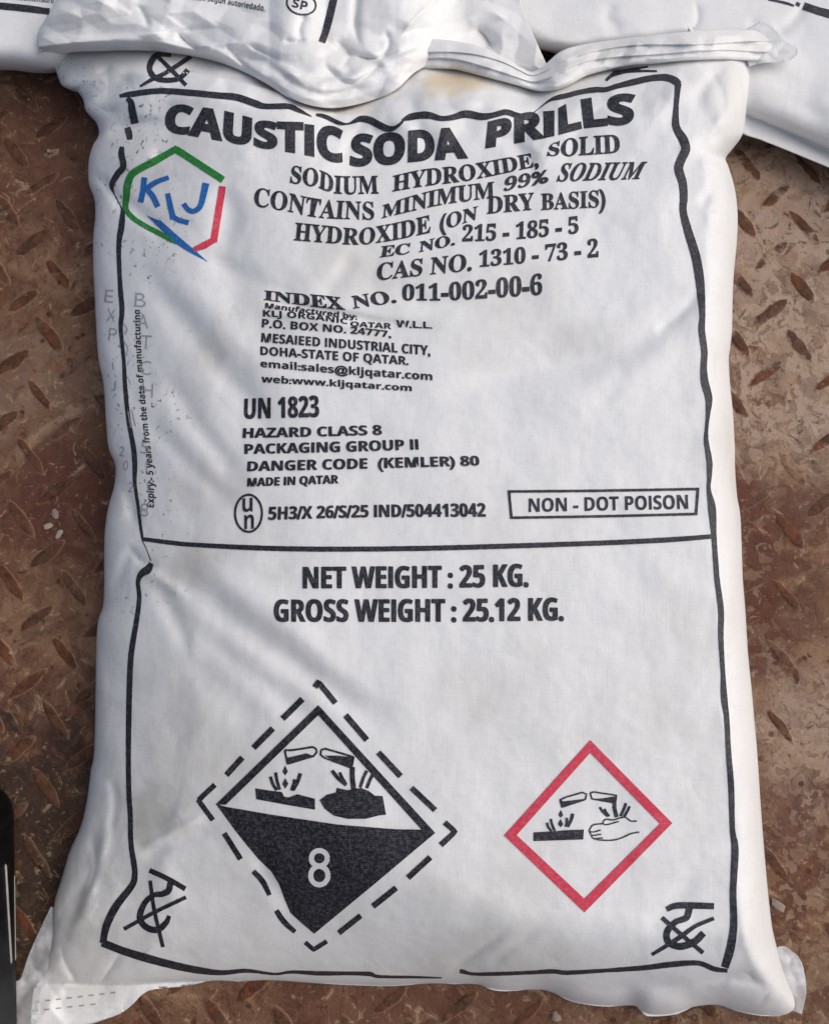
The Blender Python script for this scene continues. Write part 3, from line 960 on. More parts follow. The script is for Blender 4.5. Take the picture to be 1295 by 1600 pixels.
# seam stitches on the bottom left ear
ik = Ink()
for x0, y0, x1, y1, n in ((54, 1566, 190, 1550, 8), (52, 1580, 160, 1568, 6)):
    for k in range(n):
        t = k / n
        x, y = x0 + (x1 - x0) * t, y0 + (y1 - y0) * t
        ik.ribbon([(x, y), (x + 8, y - 1)], 1.8)
ik.build('stitching', main_sheet, M_THREAD, body, 0.0008)

# ------------------------------------------------------------------ print on the main sack
ik = Ink()
ik.ribbon([(187, 150, 5), (205, 147, 9), (250, 142, 9), (300, 145, 10), (340, 149, 10), (370, 152, 11), (400, 162, 11), (415, 166, 9), (450, 166, 9), (466, 172, 7), (487, 182, 1.5)])
ik.ribbon([(494, 179, 4), (508, 182, 7), (530, 192, 6), (545, 193, 3), (562, 186, 9), (576, 187, 11), (592, 195, 11), (606, 201, 10), (618, 199, 6), (630, 189, 3)])
ik.ribbon([(628, 188, 3), (640, 183, 10), (656, 180, 11), (670, 180, 11), (690, 185, 8), (708, 183, 9), (728, 178, 12), (752, 182, 11), (770, 180, 9), (790, 175, 9), (808, 180, 8), (826, 181, 2)])
ik.ribbon([(828, 180, 1.5), (842, 169, 1.5), (858, 157, 4), (872, 152, 8), (886, 149, 8), (905, 144, 8), (930, 140, 9), (945, 140, 8), (962, 135, 8), (990, 128, 10), (1018, 122, 10), (1040, 121, 11), (1054, 126, 12), (1060, 132, 11)])
ik.ribbon([(1059, 130, 11), (1058, 142, 9), (1056, 165, 8), (1055, 190, 11), (1058, 203, 12), (1067, 218, 14), (1071, 233, 14), (1064, 249, 14), (1060, 264, 14), (1066, 285, 13), (1068, 308, 12),
           (1067, 330, 11), (1075, 362, 13), (1086, 398, 14), (1092, 430, 14), (1095, 461, 12), (1097, 492, 9), (1096, 515, 10), (1100, 549, 10), (1099, 575, 10), (1101, 598, 12), (1107, 622, 11),
           (1106, 645, 7), (1104, 665, 5), (1103, 688, 7), (1108, 721, 9), (1108, 745, 7), (1107, 764, 6), (1112, 794, 12), (1115, 836, 8), (1118, 879, 8), (1120, 905, 8), (1126, 953, 9), (1126, 996, 8),
           (1129, 1049, 7), (1131, 1091, 10), (1135, 1123, 8), (1138, 1176, 8), (1142, 1229, 9), (1144, 1295, 8), (1148, 1328, 11), (1145, 1394, 10), (1146, 1444, 11), (1141, 1481, 13), (1132, 1512, 12)])
ik.ribbon([(1136, 1517, 6), (1115, 1514, 8), (1090, 1505, 8), (1050, 1507, 9), (1010, 1512, 8), (970, 1515, 7), (940, 1517, 6), (886, 1520, 7), (863, 1518, 7), (824, 1520, 6), (770, 1522, 6), (739, 1522, 5), (722, 1518, 7), (718, 1518, 5)])
ik.ribbon([(690, 1528, 2), (650, 1527, 4), (593, 1526, 5), (577, 1522, 7), (540, 1521, 6), (500, 1521, 7), (456, 1519, 5), (429, 1522, 4), (386, 1517, 6), (347, 1520, 8), (309, 1516, 11), (270, 1508, 12), (232, 1498, 13), (193, 1486, 12), (160, 1473, 12)])
ik.ribbon([(161, 1474, 10), (167, 1446, 12), (182, 1416, 12), (207, 1383, 10), (211, 1366, 9), (210, 1352, 9), (205, 1317, 8), (204, 1274, 8), (202, 1243, 8), (201, 1190, 8), (202, 1098, 9), (204, 1040, 9),
           (207, 1010, 9), (214, 968, 8), (218, 934, 7), (216, 910, 7), (221, 897, 10), (231, 890, 13), (237, 880, 7)])
ik.ribbon([(236, 876, 1.5), (229, 858, 1.2), (222, 843, 1.5)])
ik.ribbon([(223, 842, 4), (219, 815, 5), (216, 790, 5), (211, 755, 6), (211, 728, 8), (209, 700, 8), (201, 655, 7), (196, 605, 7), (194, 567, 6), (191, 535, 6), (189, 510, 7), (191, 485, 8), (189, 458, 8),
           (187, 425, 7), (186, 382, 8), (190, 355, 10), (192, 332, 7), (189, 322, 2), (179, 303, 2), (175, 289, 8), (184, 272, 10), (193, 260, 10), (190, 240, 10), (191, 229, 7)])
ik.ribbon([(203, 218, 8), (202, 208, 11), (199, 199, 9)])
ik.ribbon([(211, 193, 12), (207, 173, 12), (205, 160, 10), (199, 153, 6)])
ik.build('printed_border', main_sheet, M_BLACK, body)
ik = Ink()
ik.ribbon([(222, 842, 6), (260, 847, 7), (300, 851, 7), (400, 856, 8), (500, 858, 8), (650, 857, 8), (800, 853, 8), (950, 848, 8), (1050, 843, 8), (1114, 838, 7)])
ik.build('divider_line', main_sheet, M_BLACK, body)


def words(name, rows, mat=None, off=0.0005, double=0.0):
    q = Ink()
    for s, style, ctrl, wt in rows:
        q.lift = 0.0
        q.text(s, style, ctrl, wt)
        if double:                               # printed twice, a little out of register
            q.lift = 0.0002
            q.text(s, style, [(a + double, b + 0.3, c + double, d + 0.3) for a, b, c, d in ctrl], wt)
    return q.build(name, main_sheet, mat or M_BLACK, body, off)


words('printed_heading', [
    ('CAUSTIC', 'bold', [(255, 203, 262, 163), (305, 211, 310, 169), (352, 219, 355, 176), (408, 229, 409, 190), (448, 235, 448, 192), (482, 241, 482, 194), (538, 254, 536, 203)], 0.040),
    ('SODA', 'bold', [(546, 258, 549, 212), (606, 255, 606, 210), (653, 250, 653, 205), (731, 245, 718, 201)], 0.040),
    ('PRILLS', 'bold', [(758, 230, 762, 192), (832, 217, 830, 176), (868, 210, 868, 172), (897, 201, 892, 161), (938, 195, 934, 153), (990, 192, 993, 147)], 0.040),
])
SE = 'serif'
words('printed_contents', [
    ('SODIUM', SE, [(453, 285, 456, 259), (495, 292, 497, 265), (525, 302, 526, 275), (592, 302, 590, 275)], 0.015),
    ('HYDROXIDE,', SE, [(613, 299, 614, 275), (660, 291, 661, 265), (735, 281, 733, 257), (842, 259, 838, 238)], 0.015),
    ('SOLID', SE, [(854, 243, 858, 226), (893, 243, 894, 216), (969, 238, 967, 210)], 0.015),
    ('CONTAINS', SE, [(396, 321, 399, 293), (450, 330, 453, 302), (500, 340, 504, 312), (585, 343, 584, 316)], 0.011),
    ('MINIMUM', SE, [(596, 341, 598, 321), (650, 328, 651, 304), (700, 318, 701, 293), (773, 308, 772, 284)], 0.015),
    ('99%', 'serif_it', [(785, 299, 790, 278), (857, 284, 856, 266)], 0.015),
    ('SODIUM', 'serif_it', [(869, 283, 874, 256), (1004, 279, 1011, 253)], 0.015),
    ('HYDROXIDE', SE, [(459, 375, 462, 348), (510, 379, 512, 353), (558, 382, 560, 357), (610, 376, 610, 350), (673, 363, 672, 336)], 0.013),
    ('(ON', SE, [(687, 361, 687, 337), (745, 342, 747, 322)], 0.013),
    ('DRY', SE, [(760, 334, 761, 308), (836, 327, 834, 301)], 0.013),
    ('BASIS)', SE, [(845, 328, 845, 303), (946, 323, 946, 297)], 0.013),
    ('EC', SE, [(593, 402, 596, 385), (640, 396, 642, 380)], 0.019),
    ('NO.', SE, [(654, 394, 656, 378), (684, 388, 685, 371), (711, 382, 711, 367)], 0.019),
    ('215 - 185 - 5', SE, [(722, 377, 723, 353), (800, 374, 801, 349), (904, 364, 903, 339)], 0.015),
    ('CAS NO.', SE, [(588, 438, 590, 412), (660, 430, 662, 404), (737, 422, 738, 396)], 0.013),
    ('1310 - 73 - 2', SE, [(748, 417, 749, 393), (830, 410, 830, 386), (935, 401, 934, 374)], 0.015),
    ('INDEX', SE, [(412, 468, 413, 454), (455, 474, 455, 458), (498, 480, 496, 461), (540, 484, 532, 465)], 0.021),
    ('NO.', SE, [(552, 482, 549, 463), (606, 474, 600, 455), (620, 472, 618, 453)], 0.017),
    ('011-002-00-6', SE, [(628, 469, 629, 446), (700, 469, 700, 443), (770, 465, 770, 437), (847, 460, 847, 429)], 0.015),
])
BO = 'bold'
words('printed_address', [
    ('Manufactured by:', BO, [(414, 481, 415, 473), (480, 489, 482, 481), (558, 499, 557, 491)], 0.003),
    ('KLJ ORGANIC', BO, [(411, 494, 411, 484), (480, 498, 480, 489), (543, 506, 543, 498)], 0.003),
    ('QATAR', BO, [(547, 509, 548, 502), (611, 514, 611, 505)], 0.003),
    ('W.L.L.', BO, [(619, 511, 619, 500), (675, 513, 675, 503)], 0.003),
    ('P.O. BOX NO. 24777,', BO, [(409, 511, 410, 498), (537, 520, 537, 509), (611, 527, 610, 517)], 0.003),
    ('MESAIEED INDUSTRIAL CITY,', BO, [(408, 534, 409, 520), (537, 544, 537, 530), (672, 555, 672, 540)], 0.003),
    ('DOHA-STATE OF QATAR.', BO, [(407, 554, 407, 541), (530, 563, 530, 549), (638, 570, 638, 557)], 0.003),
    ('email:sales@kljqatar.com', BO, [(407, 573, 407, 562), (548, 585, 548, 573), (675, 594, 675, 582)], 0.003),
    ('web:www.kljqatar.com', BO, [(408, 597, 409, 586), (516, 603, 516, 593), (643, 611, 643, 601)], 0.003),
], double=0.6)
words('printed_transport_text', [
    ('UN 1823', BO, [(381, 654, 382, 623), (498, 651, 497, 618)], 0.005),
    ('HAZARD CLASS 8', BO, [(379, 684, 380, 669), (483, 682, 483, 667), (596, 679, 595, 664)], 0.005),
    ('PACKAGING GROUP II', BO, [(382, 709, 382, 694), (526, 706, 526, 690), (653, 702, 652, 686)], 0.005),
    ('DANGER CODE  (KEMLER) 80', BO, [(386, 736, 387, 721), (569, 732, 569, 716), (748, 727, 747, 712)], 0.005),
    ('MADE IN QATAR', BO, [(386, 760, 387, 747), (528, 755, 528, 742)], 0.005),
    ('5H3/X 26/S/25 IND/504413042', BO, [(419, 812, 420, 792), (572, 808, 572, 789), (758, 807, 757, 786)], 0.005),
], double=1.3)
words('printed_weights', [
    ('NET WEIGHT : 25 KG.', BO, [(473, 919, 473, 886), (690, 918, 690, 884), (824, 916, 824, 881)], 0.006),
    ('GROSS WEIGHT : 25.12 KG.', BO, [(428, 971, 428, 937), (690, 971, 690, 936), (879, 969, 879, 934)], 0.006),
], double=2.0)
ik = Ink()
ik.ring(388.5, 802, 21, 29, 3.6)
ik.text('u', BO, [(379, 800, 379, 772), (395, 799, 395, 771)], 0)
ik.text('n', BO, [(382, 827, 382, 798), (397, 826, 397, 797)], 0)
ik.build('printed_packing_mark', main_sheet, M_BLACK, body)
ik = Ink()
for a, b in (((793, 768), (1092, 764)), ((1090, 763), (1087, 805)), ((1089, 803), (797, 809)), ((799, 810), (795, 767))):
    ik.ribbon([a, ((a[0] + b[0]) / 2, (a[1] + b[1]) / 2 + .6), b], 4.2)
ik.text('NON - DOT POISON', BO, [(826, 800, 826, 779), (1075, 795, 1074, 773)], 0.004)
ik.build('printed_boxed_notice', main_sheet, M_BLACK, body)

# sideways shelf life line and pen notes on the left edge
ik = Ink()
ik.text('Expiry:- 5 years from the date of manufacturing', BO, [(241, 793, 230, 792), (240, 740, 229, 739), (231, 660, 221, 660), (222, 560, 212, 560), (219, 484, 209, 484)], 0.006, step=5)
ik.build('printed_shelf_life', main_sheet, M_BLACK_WORN, body)
ik = Ink()


def pen(s, pts, w, h):
    for ch, (x, y) in zip(s, pts):
        if ch == '1':
            ik.ribbon([(x + w * .5, y - h, 1.4), (x + w * .55, y - h * .4, 1.8), (x + w * .7, y, 1.4)])
            continue
        if ch == ':':
            ik.ribbon([(x, y - h * .8, 2.0), (x + 2.5, y - h * .8, 2.0)])
            ik.ribbon([(x + 6, y - h * .4, 2.0), (x + 8, y - h * .4, 2.0)])
            continue
        ik.text(ch, 'plain', [(x, y, x + 2, y - h), (x + w, y + 1.5, x + w + 1, y - h + 1)], -0.010)


pen('BATCH', [(210, 479), (214, 512), (219, 545), (218, 585), (221, 620)], 18, 22)
pen('15118', [(219, 682), (219, 708), (222, 742), (224, 772), (218, 806)], 14, 20)
pen('EXP', [(163, 472), (166, 502), (169, 532)], 14, 20)
pen('1J', [(173, 578), (174, 606)], 7, 12)
pen('::202', [(183, 652), (184, 676), (186, 712), (192, 734), (200, 768)], 8, 15)
ik.ribbon([(193, 505), (199, 514), (196, 522)], 1.6)
ik.ribbon([(195, 535), (200, 543), (198, 556)], 1.6)
ik.ribbon([(200, 640), (205, 668)], 1.8)
ik.ribbon([(206, 640), (212, 666)], 1.8)
ik.build('pen_notes', main_sheet, M_GREY, body)

# emblem
ik = Ink()
ik.ribbon([(349, 281, 11), (312, 257, 11), (275, 233, 11)], curved=False)
ik.ribbon([(278, 231, 10), (243, 251, 11), (209, 270, 11), (200, 288, 12), (198, 305, 11), (197, 326, 9), (208, 340, 8), (224, 351, 8), (252, 366, 8), (276, 379, 6)])
ik.build('emblem_green_frame', main_sheet, M_GREEN, body)
ik = Ink()
ik.ribbon([(348, 291, 11), (341, 335, 11), (334, 378, 11)], curved=False)
ik.ribbon([(337, 373, 9), (320, 383, 11), (303, 390, 8)], curved=False)
ik.build('emblem_red_frame', main_sheet, M_RED, body)
ik = Ink()
ik.poly([(229, 336), (240, 341), (252, 345), (280, 370), (305, 391), (325, 409), (296, 394), (272, 379), (250, 357)])
ik.ribbon([(226, 277, 9), (224, 296, 9), (220, 316, 9)])
ik.ribbon([(264, 277, 7), (243, 285, 8), (226, 297, 9)])
ik.ribbon([(228, 294, 8), (238, 305, 9), (247, 323, 9)])
ik.ribbon([(262, 302, 8), (266, 320, 9), (271, 342, 9)])
ik.ribbon([(267, 337, 8), (280, 344, 8), (295, 348, 8)], curved=False)
ik.ribbon([(322, 286, 11), (318, 305, 10), (313, 322, 9), (303, 330, 8), (294, 327, 8), (287, 318, 8)])
ik.build('emblem_blue_letters', main_sheet, M_BLUE, body)

# corner marks
for strokes in (
    [[(268, 85, 8), (247, 85, 9), (237, 96, 10), (234, 108, 9), (241, 120, 9), (255, 125, 8), (275, 124, 8), (286, 118, 8), (294, 109, 9)], [(244, 86, 6), (268, 109, 7), (291, 133, 6)], [(219, 135, 3), (236, 125, 6), (262, 112, 7), (299, 88, 7)]],
    [[(946, 126, 4), (955, 118, 6), (968, 113, 7), (986, 111, 5), (1026, 111, 3)], [(957, 112, 2), (976, 110, 5), (1012, 104, 3)]],
    [[(234, 1360, 8), (262, 1373, 8), (290, 1389, 8)], [(267, 1376, 9), (264, 1391, 10), (254, 1397, 9), (240, 1399, 8), (226, 1412, 9), (219, 1434, 10), (229, 1449, 10), (246, 1453, 10), (259, 1443, 9), (265, 1431, 6)], [(235, 1376, 6), (241, 1420, 6), (255, 1480, 6)], [(194, 1452, 6), (241, 1426, 6), (291, 1402, 6)]],
    [[(1041, 1421, 8), (1060, 1415, 10), (1115, 1416, 10)], [(1077, 1419, 10), (1072, 1434, 10), (1055, 1441, 9), (1042, 1456, 10), (1044, 1472, 11), (1062, 1479, 11), (1084, 1472, 11), (1099, 1458, 10)], [(1034, 1434, 7), (1066, 1462, 7), (1098, 1489, 7)], [(1018, 1492, 5), (1060, 1466, 7), (1085, 1448, 6), (1115, 1435, 6)]],
):
    ik = Ink()
    for s in strokes:
        ik.ribbon(s)
    ik.build('printed_corner_mark', main_sheet, M_BLACK, body)


# big black and white corrosive diamond
def Z7(pts):
    return [(280 + x / 2.8152, 1040 + y / 2.8152, *r) for x, y, *r in pts]


ik = Ink()
fr = Z7([(612, 176), (1124, 738), (594, 1180), (490, 1088), (440, 962), (350, 852), (250, 730), (162, 612)])
ik.poly(Z7([(612, 174), (648, 212), (612, 218), (206, 612), (160, 612)]))
ik.poly(Z7([(612, 174), (1126, 736), (1066, 722), (612, 218), (605, 190)]))
ik.poly(Z7([(163, 610), (210, 622), (400, 655), (700, 700), (950, 720), (1066, 722), (1126, 736), (860, 960), (594, 1180), (535, 1130), (490, 1088), (465, 1030), (440, 962), (405, 905), (350, 852), (300, 792), (250, 730)]))
for a, b, w in (((455, 234), (543, 147), 9.5), ((327, 362), (413, 276), 9.5), ((208, 482), (279, 404), 9), ((199, 738), (271, 852), 8.5), ((1126, 636), (1022, 538), 9), ((974, 487), (876, 382), 9.5),
                ((826, 328), (732, 218), 9.5), ((702, 1177), (799, 1100), 8.5), ((852, 1060), (955, 978), 9), ((1006, 934), (1105, 843), 9)):
    ik.ribbon(Z7([(*a, w), (*b, w)]))
for c in ([(158, 524, 8), (86, 592, 8), (85, 592, 8), (149, 680, 8)], [(327, 905, 8), (368, 950, 9), (398, 1010, 7)], [(428, 1078, 8), (460, 1125, 9), (510, 1172, 7)],
          [(555, 1218, 7), (592, 1250, 7), (650, 1213, 7)], [(1150, 790, 9), (1214, 731, 8), (1168, 690, 9)], [(688, 165, 9), (612, 72, 9), (597, 96, 9)]):
    ik.ribbon(Z7(c), curved=len(c) == 3 and c[0][0] in (327, 428))
# pictogram: two test tubes dripping on a bar and on a hand
tube = [(465, 372), (500, 372), (588, 358), (602, 366), (606, 380), (592, 398), (477, 432)]
ik.ribbon(Z7([(x, y, 3.2) for x, y in tube + tube[:1]]), curved=False)
ik.poly(Z7([(465, 372), (478, 405), (560, 386), (590, 397), (477, 432)]))
tube = [(625, 370), (645, 366), (768, 402), (758, 450), (640, 406), (622, 392)]
ik.ribbon(Z7([(x, y, 3.2) for x, y in tube + tube[:1]]), curved=False)
ik.poly(Z7([(640, 396), (700, 396), (768, 404), (758, 450), (690, 424)]))
ik.poly(Z7([(467, 440), (479, 466), (466, 484), (455, 466)]))
ik.poly(Z7([(467, 494), (481, 520), (467, 542), (454, 520)]))
for c, w in (([(425, 470), (432, 510), (443, 546)], 5), ([(402, 488), (412, 520), (430, 548)], 5), ([(534, 474), (522, 510), (500, 548)], 6), ([(508, 500), (504, 525), (494, 550)], 5),
             ([(672, 462), (700, 496), (736, 526)], 6), ([(706, 470), (716, 492), (732, 518)], 5), ([(762, 446), (762, 490), (768, 545)], 8), ([(826, 462), (812, 490), (796, 536)], 5), ([(852, 480), (838, 506), (825, 540)], 5)):
    ik.ribbon(Z7([(*q, w) for q in c]))
ik.poly(Z7([(335, 540), (400, 550), (452, 556), (462, 576), (482, 580), (520, 566), (598, 586), (598, 634), (470, 612), (340, 588)]))
ik.poly(Z7([(618, 592), (650, 568), (690, 558), (694, 538), (740, 548), (800, 538), (835, 552), (860, 572), (895, 574), (910, 656), (880, 659), (820, 674), (740, 674), (680, 660), (640, 630)]))
ik.build('printed_hazard_diamond', main_sheet, M_BLACK_WORN, body)
ik = Ink()
ik.ring(499, 1341, 12.5, 12, 8)
ik.ring(499, 1368, 13.5, 14.5, 8)
ik.build('printed_hazard_number', main_sheet, M_WHITE, body, 0.0010)


# red warning diamond
def Z8(pts):
    return [(760 + x / 2.4206, 1130 + y / 2.4206, *r) for x, y, *r in pts]


ik = Ink()
o4 = [(392, 64), (702, 378), (370, 716), (66, 425)]
i4 = [(392, 112), (655, 381), (370, 664), (114, 423)]
for k in range(4):
    j = (k + 1) % 4
    ik.poly(Z8([o4[k], o4[j], i4[j], i4[k]]))
ik.build('printed_warning_frame', main_sheet, M_RED, body)
ik = Ink()
tube = [(278, 290), (300, 280), (362, 262), (378, 268), (374, 288), (285, 318)]
ik.ribbon(Z8([(x, y, 2.6) for x, y in tube + tube[:1]]), curved=False)
ik.poly(Z8([(277, 288), (290, 296), (372, 286), (285, 320)]))
tube = [(392, 264), (405, 260), (491, 273), (487, 302), (398, 286)]
ik.ribbon(Z8([(x, y, 2.6) for x, y in tube + tube[:1]]), curved=False)
ik.poly(Z8([(402, 287), (440, 284), (491, 276), (487, 304)]))
ik.poly(Z8([(281, 328), (290, 348), (280, 358), (272, 347)]))
ik.poly(Z8([(280, 362), (290, 382), (280, 394), (270, 382)]))
for c, w in (([(243, 362), (248, 384), (258, 408)], 4), ([(229, 376), (234, 394), (246, 408)], 4), ([(326, 342), (320, 366), (306, 392)], 5), ([(303, 358), (304, 376), (299, 392)], 4),
             ([(428, 318), (440, 336), (458, 352)], 4), ([(446, 324), (452, 338), (464, 352)], 4), ([(484, 300), (484, 322), (492, 355)], 6), ([(527, 302), (520, 324), (506, 352)], 4), ([(541, 314), (532, 334), (520, 354)], 4),
             ([(568, 370), (545, 370), (525, 356), (500, 360), (478, 366), (450, 364), (440, 376), (452, 384), (500, 372)], 2.2), ([(440, 380), (405, 384), (392, 398), (388, 408), (402, 412), (432, 404)], 2.2),
             ([(390, 410), (398, 424), (434, 420)], 2.0), ([(396, 424), (404, 436), (440, 434)], 2.0), ([(402, 436), (430, 442), (480, 442), (520, 430), (545, 418), (577, 412)], 2.2)):
    ik.ribbon(Z8([(*q, w) for q in c]))
ik.poly(Z8([(178, 413), (258, 409), (276, 420), (296, 405), (368, 402), (365, 440), (178, 446)]))
ik.build('printed_warning_pictogram', main_sheet, M_BLACK, body)

# ------------------------------------------------------------------ sacks lying behind
def z_back(h, edge, wl, wr, wt, wb, seed, amp=1.0, strokes=()):
    def f(S, T, X, Y, dl, dr, dt, db):
        k = gq(dl, wl) * gq(dr, wr) * gq(dt, wt) * gq(db, wb)
        z = edge + (h - edge) * k + 0.5 * folds(X, Y, strokes)
        z = z + amp * (0.0012 * perlin(X / 130, Y / 130, seed) + 0.0012 * facet(X, Y * 1.3, 80, seed + 1) + 0.0005 * facet(X, Y, 36, seed + 2))
        return z
    return f


BACK_O1 = tuple(at(-40.0, -60.0, 0.0)); BACK_O2 = tuple(at(420.0, -150.0, 0.0)); BACK_O3 = tuple(at(1080.0, -150.0, 0.0))
# far left one, partly under its neighbour
A = Sheet([(-300, -420), (-300, -100), (-290, 98)], [(190, -420), (160, -100), (122, 20), (116, 92)], [(-300, -420), (190, -420)],
          [(-290, 98), (-120, 104), (0, 108), (50, 112), (84, 110), (116, 92)], 110, 110, z_back(0.066, 0.022, 80, 60, 80, 46, 61), [(0.002, .8), (0.006, .5), (0.014, 0.2), (0.022, 0)])
sA = thing('woven_sack', 'far left white sack behind, cut by the photo edge, with a short thick black bar', 'sack', BACK_O1, 'white sacks lying behind')
bA = A.build('sack_body', M_BACK, sA)
ik = Ink()
ik.ribbon([(-120, -4, 9), (-40, 4, 10), (0, 9, 11), (40, 13, 11), (78, 18, 10)])
ik.build('printed_border', A, M_BLACK, bA)
ik = Ink()
ik.text('nuomunuahbcsunlunadunnemaoro', BO, [(-60, -9, -59, -17), (20, -1, 21, -9), (84, 5, 85, -3)], 0)
ik.build('printed_small_text', A, M_BLACK_WORN, bA)

# middle one whose slack end lies over the front sack
FB = [([(62, 52), (120, 62), (190, 58), (250, 50), (300, 48)], 5, 0.0045, 's'), ([(275, 48), (292, 66), (312, 82)], 4, -0.0045, 'v'), ([(300, 60), (360, 84), (420, 108), (470, 140)], 5, 0.0040, 's'),
      ([(395, 78), (440, 112), (490, 142), (540, 140), (600, 118)], 5, -0.0040, 's'), ([(430, 92), (480, 120), (530, 122), (580, 98)], 4, 0.0035, 's'), ([(545, 78), (575, 92), (620, 84), (660, 70)], 4, -0.0035, 'v'),
      ([(350, 66), (372, 92), (392, 110)], 4, -0.0035, 'v'), ([(130, 70), (200, 72), (260, 66)], 4, -0.0025, 'v'),
      ([(562, -60), (557, 0), (555, 40), (562, 74)], 5, -0.0060, 'v'), ([(620, 62), (650, 28), (700, -20)], 7, 0.0040, 'v'), ([(505, 60), (530, 78), (575, 92), (640, 84)], 6, -0.004, 'v'),
      ([(480, 20), (468, 42), (470, 62)], 5, -0.003, 'v'), ([(215, 5), (228, 30), (232, 48)], 6, -0.003, 'v'), ([(70, 50), (150, 62), (220, 55), (300, 42)], 9, 0.003, 'v'), ([(275, 52), (300, 72), (330, 84)], 7, -0.004, 'v'),
      ([(385, 68), (410, 82), (440, 95)], 6, -0.003, 'v'), ([(365, 78), (378, 100), (388, 108)], 6, -0.003, 'v'), ([(500, 95), (540, 130), (570, 120), (600, 95)], 7, -0.004, 'v'), ([(440, 62), (460, 66), (480, 60)], 5, -0.003, 'v'),
      ([(740, 40), (758, 58), (772, 80)], 7, -0.006, 'v'), ([(520, 60), (545, 85), (530, 110)], 7, -0.003, 'v'), ([(600, 45), (608, 70), (590, 95)], 7, -0.004, 'v')]
HEM_B = [(63, 88), (90, 85), (122, 81), (160, 80), (200, 79), (240, 80), (290, 86), (340, 97), (385, 114), (420, 133), (450, 152), (486, 165), (520, 169), (560, 163), (600, 150), (624, 136)]


def rest_on_sack(curve, lift):
    """height of the front sack under a curve, smoothed, plus a small lift"""
    c = spline(curve, 120)
    h = np.array([p[2] for p in main_sheet.lay(c, 0.0)])
    for _ in range(30):
        h = np.r_[h[:1], (h[:-2] + h[1:-1] + h[2:]) / 3, h[-1:]]
    return c[:, 0], h + lift


hx, hzv = rest_on_sack([(120, 95), (160, 86), (200, 83), (240, 84), (290, 90), (340, 101), (385, 118), (420, 137), (450, 156), (486, 169), (520, 172), (560, 167), (600, 154), (640, 130)], 0.005)


def z_B(S, T, X, Y, dl, dr, dt, db):
    edge = np.interp(X, hx, hzv)
    k = smooth(0, 16, db) * 0.35 + 0.65 * gq(db, 260) * gq(dl, 90)
    z = edge + np.maximum(0.108 - edge, 0.008) * k + 1.15 * folds(X, Y, FB)
    near = smooth(190, 30, db)
    z = z + 0.0008 * perlin(X / 140, Y / 140, 71) + (0.0012 + 0.0032 * near) * facet(X + 0.3 * Y, Y * 1.7, 74, 72) + (0.0006 + 0.0020 * near) * facet(X - 0.3 * Y, Y * 1.5, 36, 73) + 0.00018 * facet(X, Y, 16, 74)
    z = z - 0.034 * smooth(620, 730, X)
    return z


Bq = Sheet([(150, -420), (120, -100), (92, -10), (80, 16), (60, 50), (60, 68), (63, 88)], [(820, -420), (810, -60), (812, 0), (840, 70), (862, 118)], [(150, -420), (500, -420), (820, -420)],
           [(63, 88), (90, 85), (122, 81), (160, 80), (200, 79), (240, 80), (290, 86), (340, 97), (385, 114), (420, 133), (450, 152), (486, 165), (520, 169), (560, 163), (600, 150), (624, 136), (650, 112), (690, 96), (740, 100), (800, 114), (862, 118)],
           340, 260, z_B, [(0.0006, 0.985), (0.003, 0.955)])
sB = thing('woven_sack', 'middle white sack behind, two letters in an oval, slack end over the front sack', 'sack', BACK_O2, 'white sacks lying behind')
bB = Bq.build('sack_body', M_BACK, sB)
ik = Ink()
ik.ribbon([(532, -60, 12), (525, -20, 12), (520, 5, 12), (513, 34, 12), (508, 52, 11), (503, 66, 11)])
ik.build('printed_border', Bq, M_BLACK, bB)
ik = Ink()
ik.ring(471, 6, 23, 16.5, 2.8, math.radians(12))
ik.text('SP', BO, [(456, 10, 459, -3), (479, 17, 482, 3)], 0)
ik.build('printed_oval_mark', Bq, M_BLACK_WORN, bB)
ik = Ink()
ik.text('detach. Segun autoriedado.', BO, [(288, -2, 289, -11), (340, 4, 341, -4), (414, 18, 415, 8)], -0.004)
ik.build('printed_small_text', Bq, M_BLACK_WORN, bB)

# right hand one with a flat sewn hem
HEM = [(1159, 206), (1225, 233), (1295, 262), (1400, 306), (1500, 350)]
FC = [([(730, -20), (750, 24), (790, 52), (850, 74)], 10, 0.003, 'g'), ([(1085, 0), (1090, 30), (1075, 56)], 8, -0.003, 'v'), ([(960, 0), (950, 30), (975, 50)], 10, -0.002, 'g'), ([(1210, 60), (1240, 30), (1262, 5)], 8, -0.003, 'g'),
      ([(1150, 175), (1168, 180), (1230, 208), (1295, 239), (1400, 284), (1520, 335)], 7, -0.010, 'g'), ([(1160, 30), (1200, 50), (1230, 40)], 9, -0.003, 'g'), ([(1190, 100), (1230, 130), (1290, 150)], 20, -0.003, 'g'),
      ([(1180, 150), (1240, 160), (1310, 195)], 14, -0.002, 'g')]


def z_C(S, T, X, Y, dl, dr, dt, db):
    hem = np.interp(X, [1146, 1225, 1295, 1400, 1500], [201, 233, 262, 306, 350]) - Y
    k = gq(dl, 55) * gq(dr, 80) * gq(dt, 80) * gq(db, 50)
    k2 = gq(np.clip(hem - 30, 0, None), 100)
    w = smooth(1120, 1175, X)
    h = (1 - w) * k + w * np.minimum(k2, gq(dl, 55))
    z = 0.026 + (0.056 - 0.026) * h + 0.6 * folds(X, Y, FC)
    return z + 0.0018 * perlin(X / 120, Y / 120, 81) + 0.0011 * facet(X, Y, 95, 82) + 0.0004 * facet(X, Y, 40, 83)


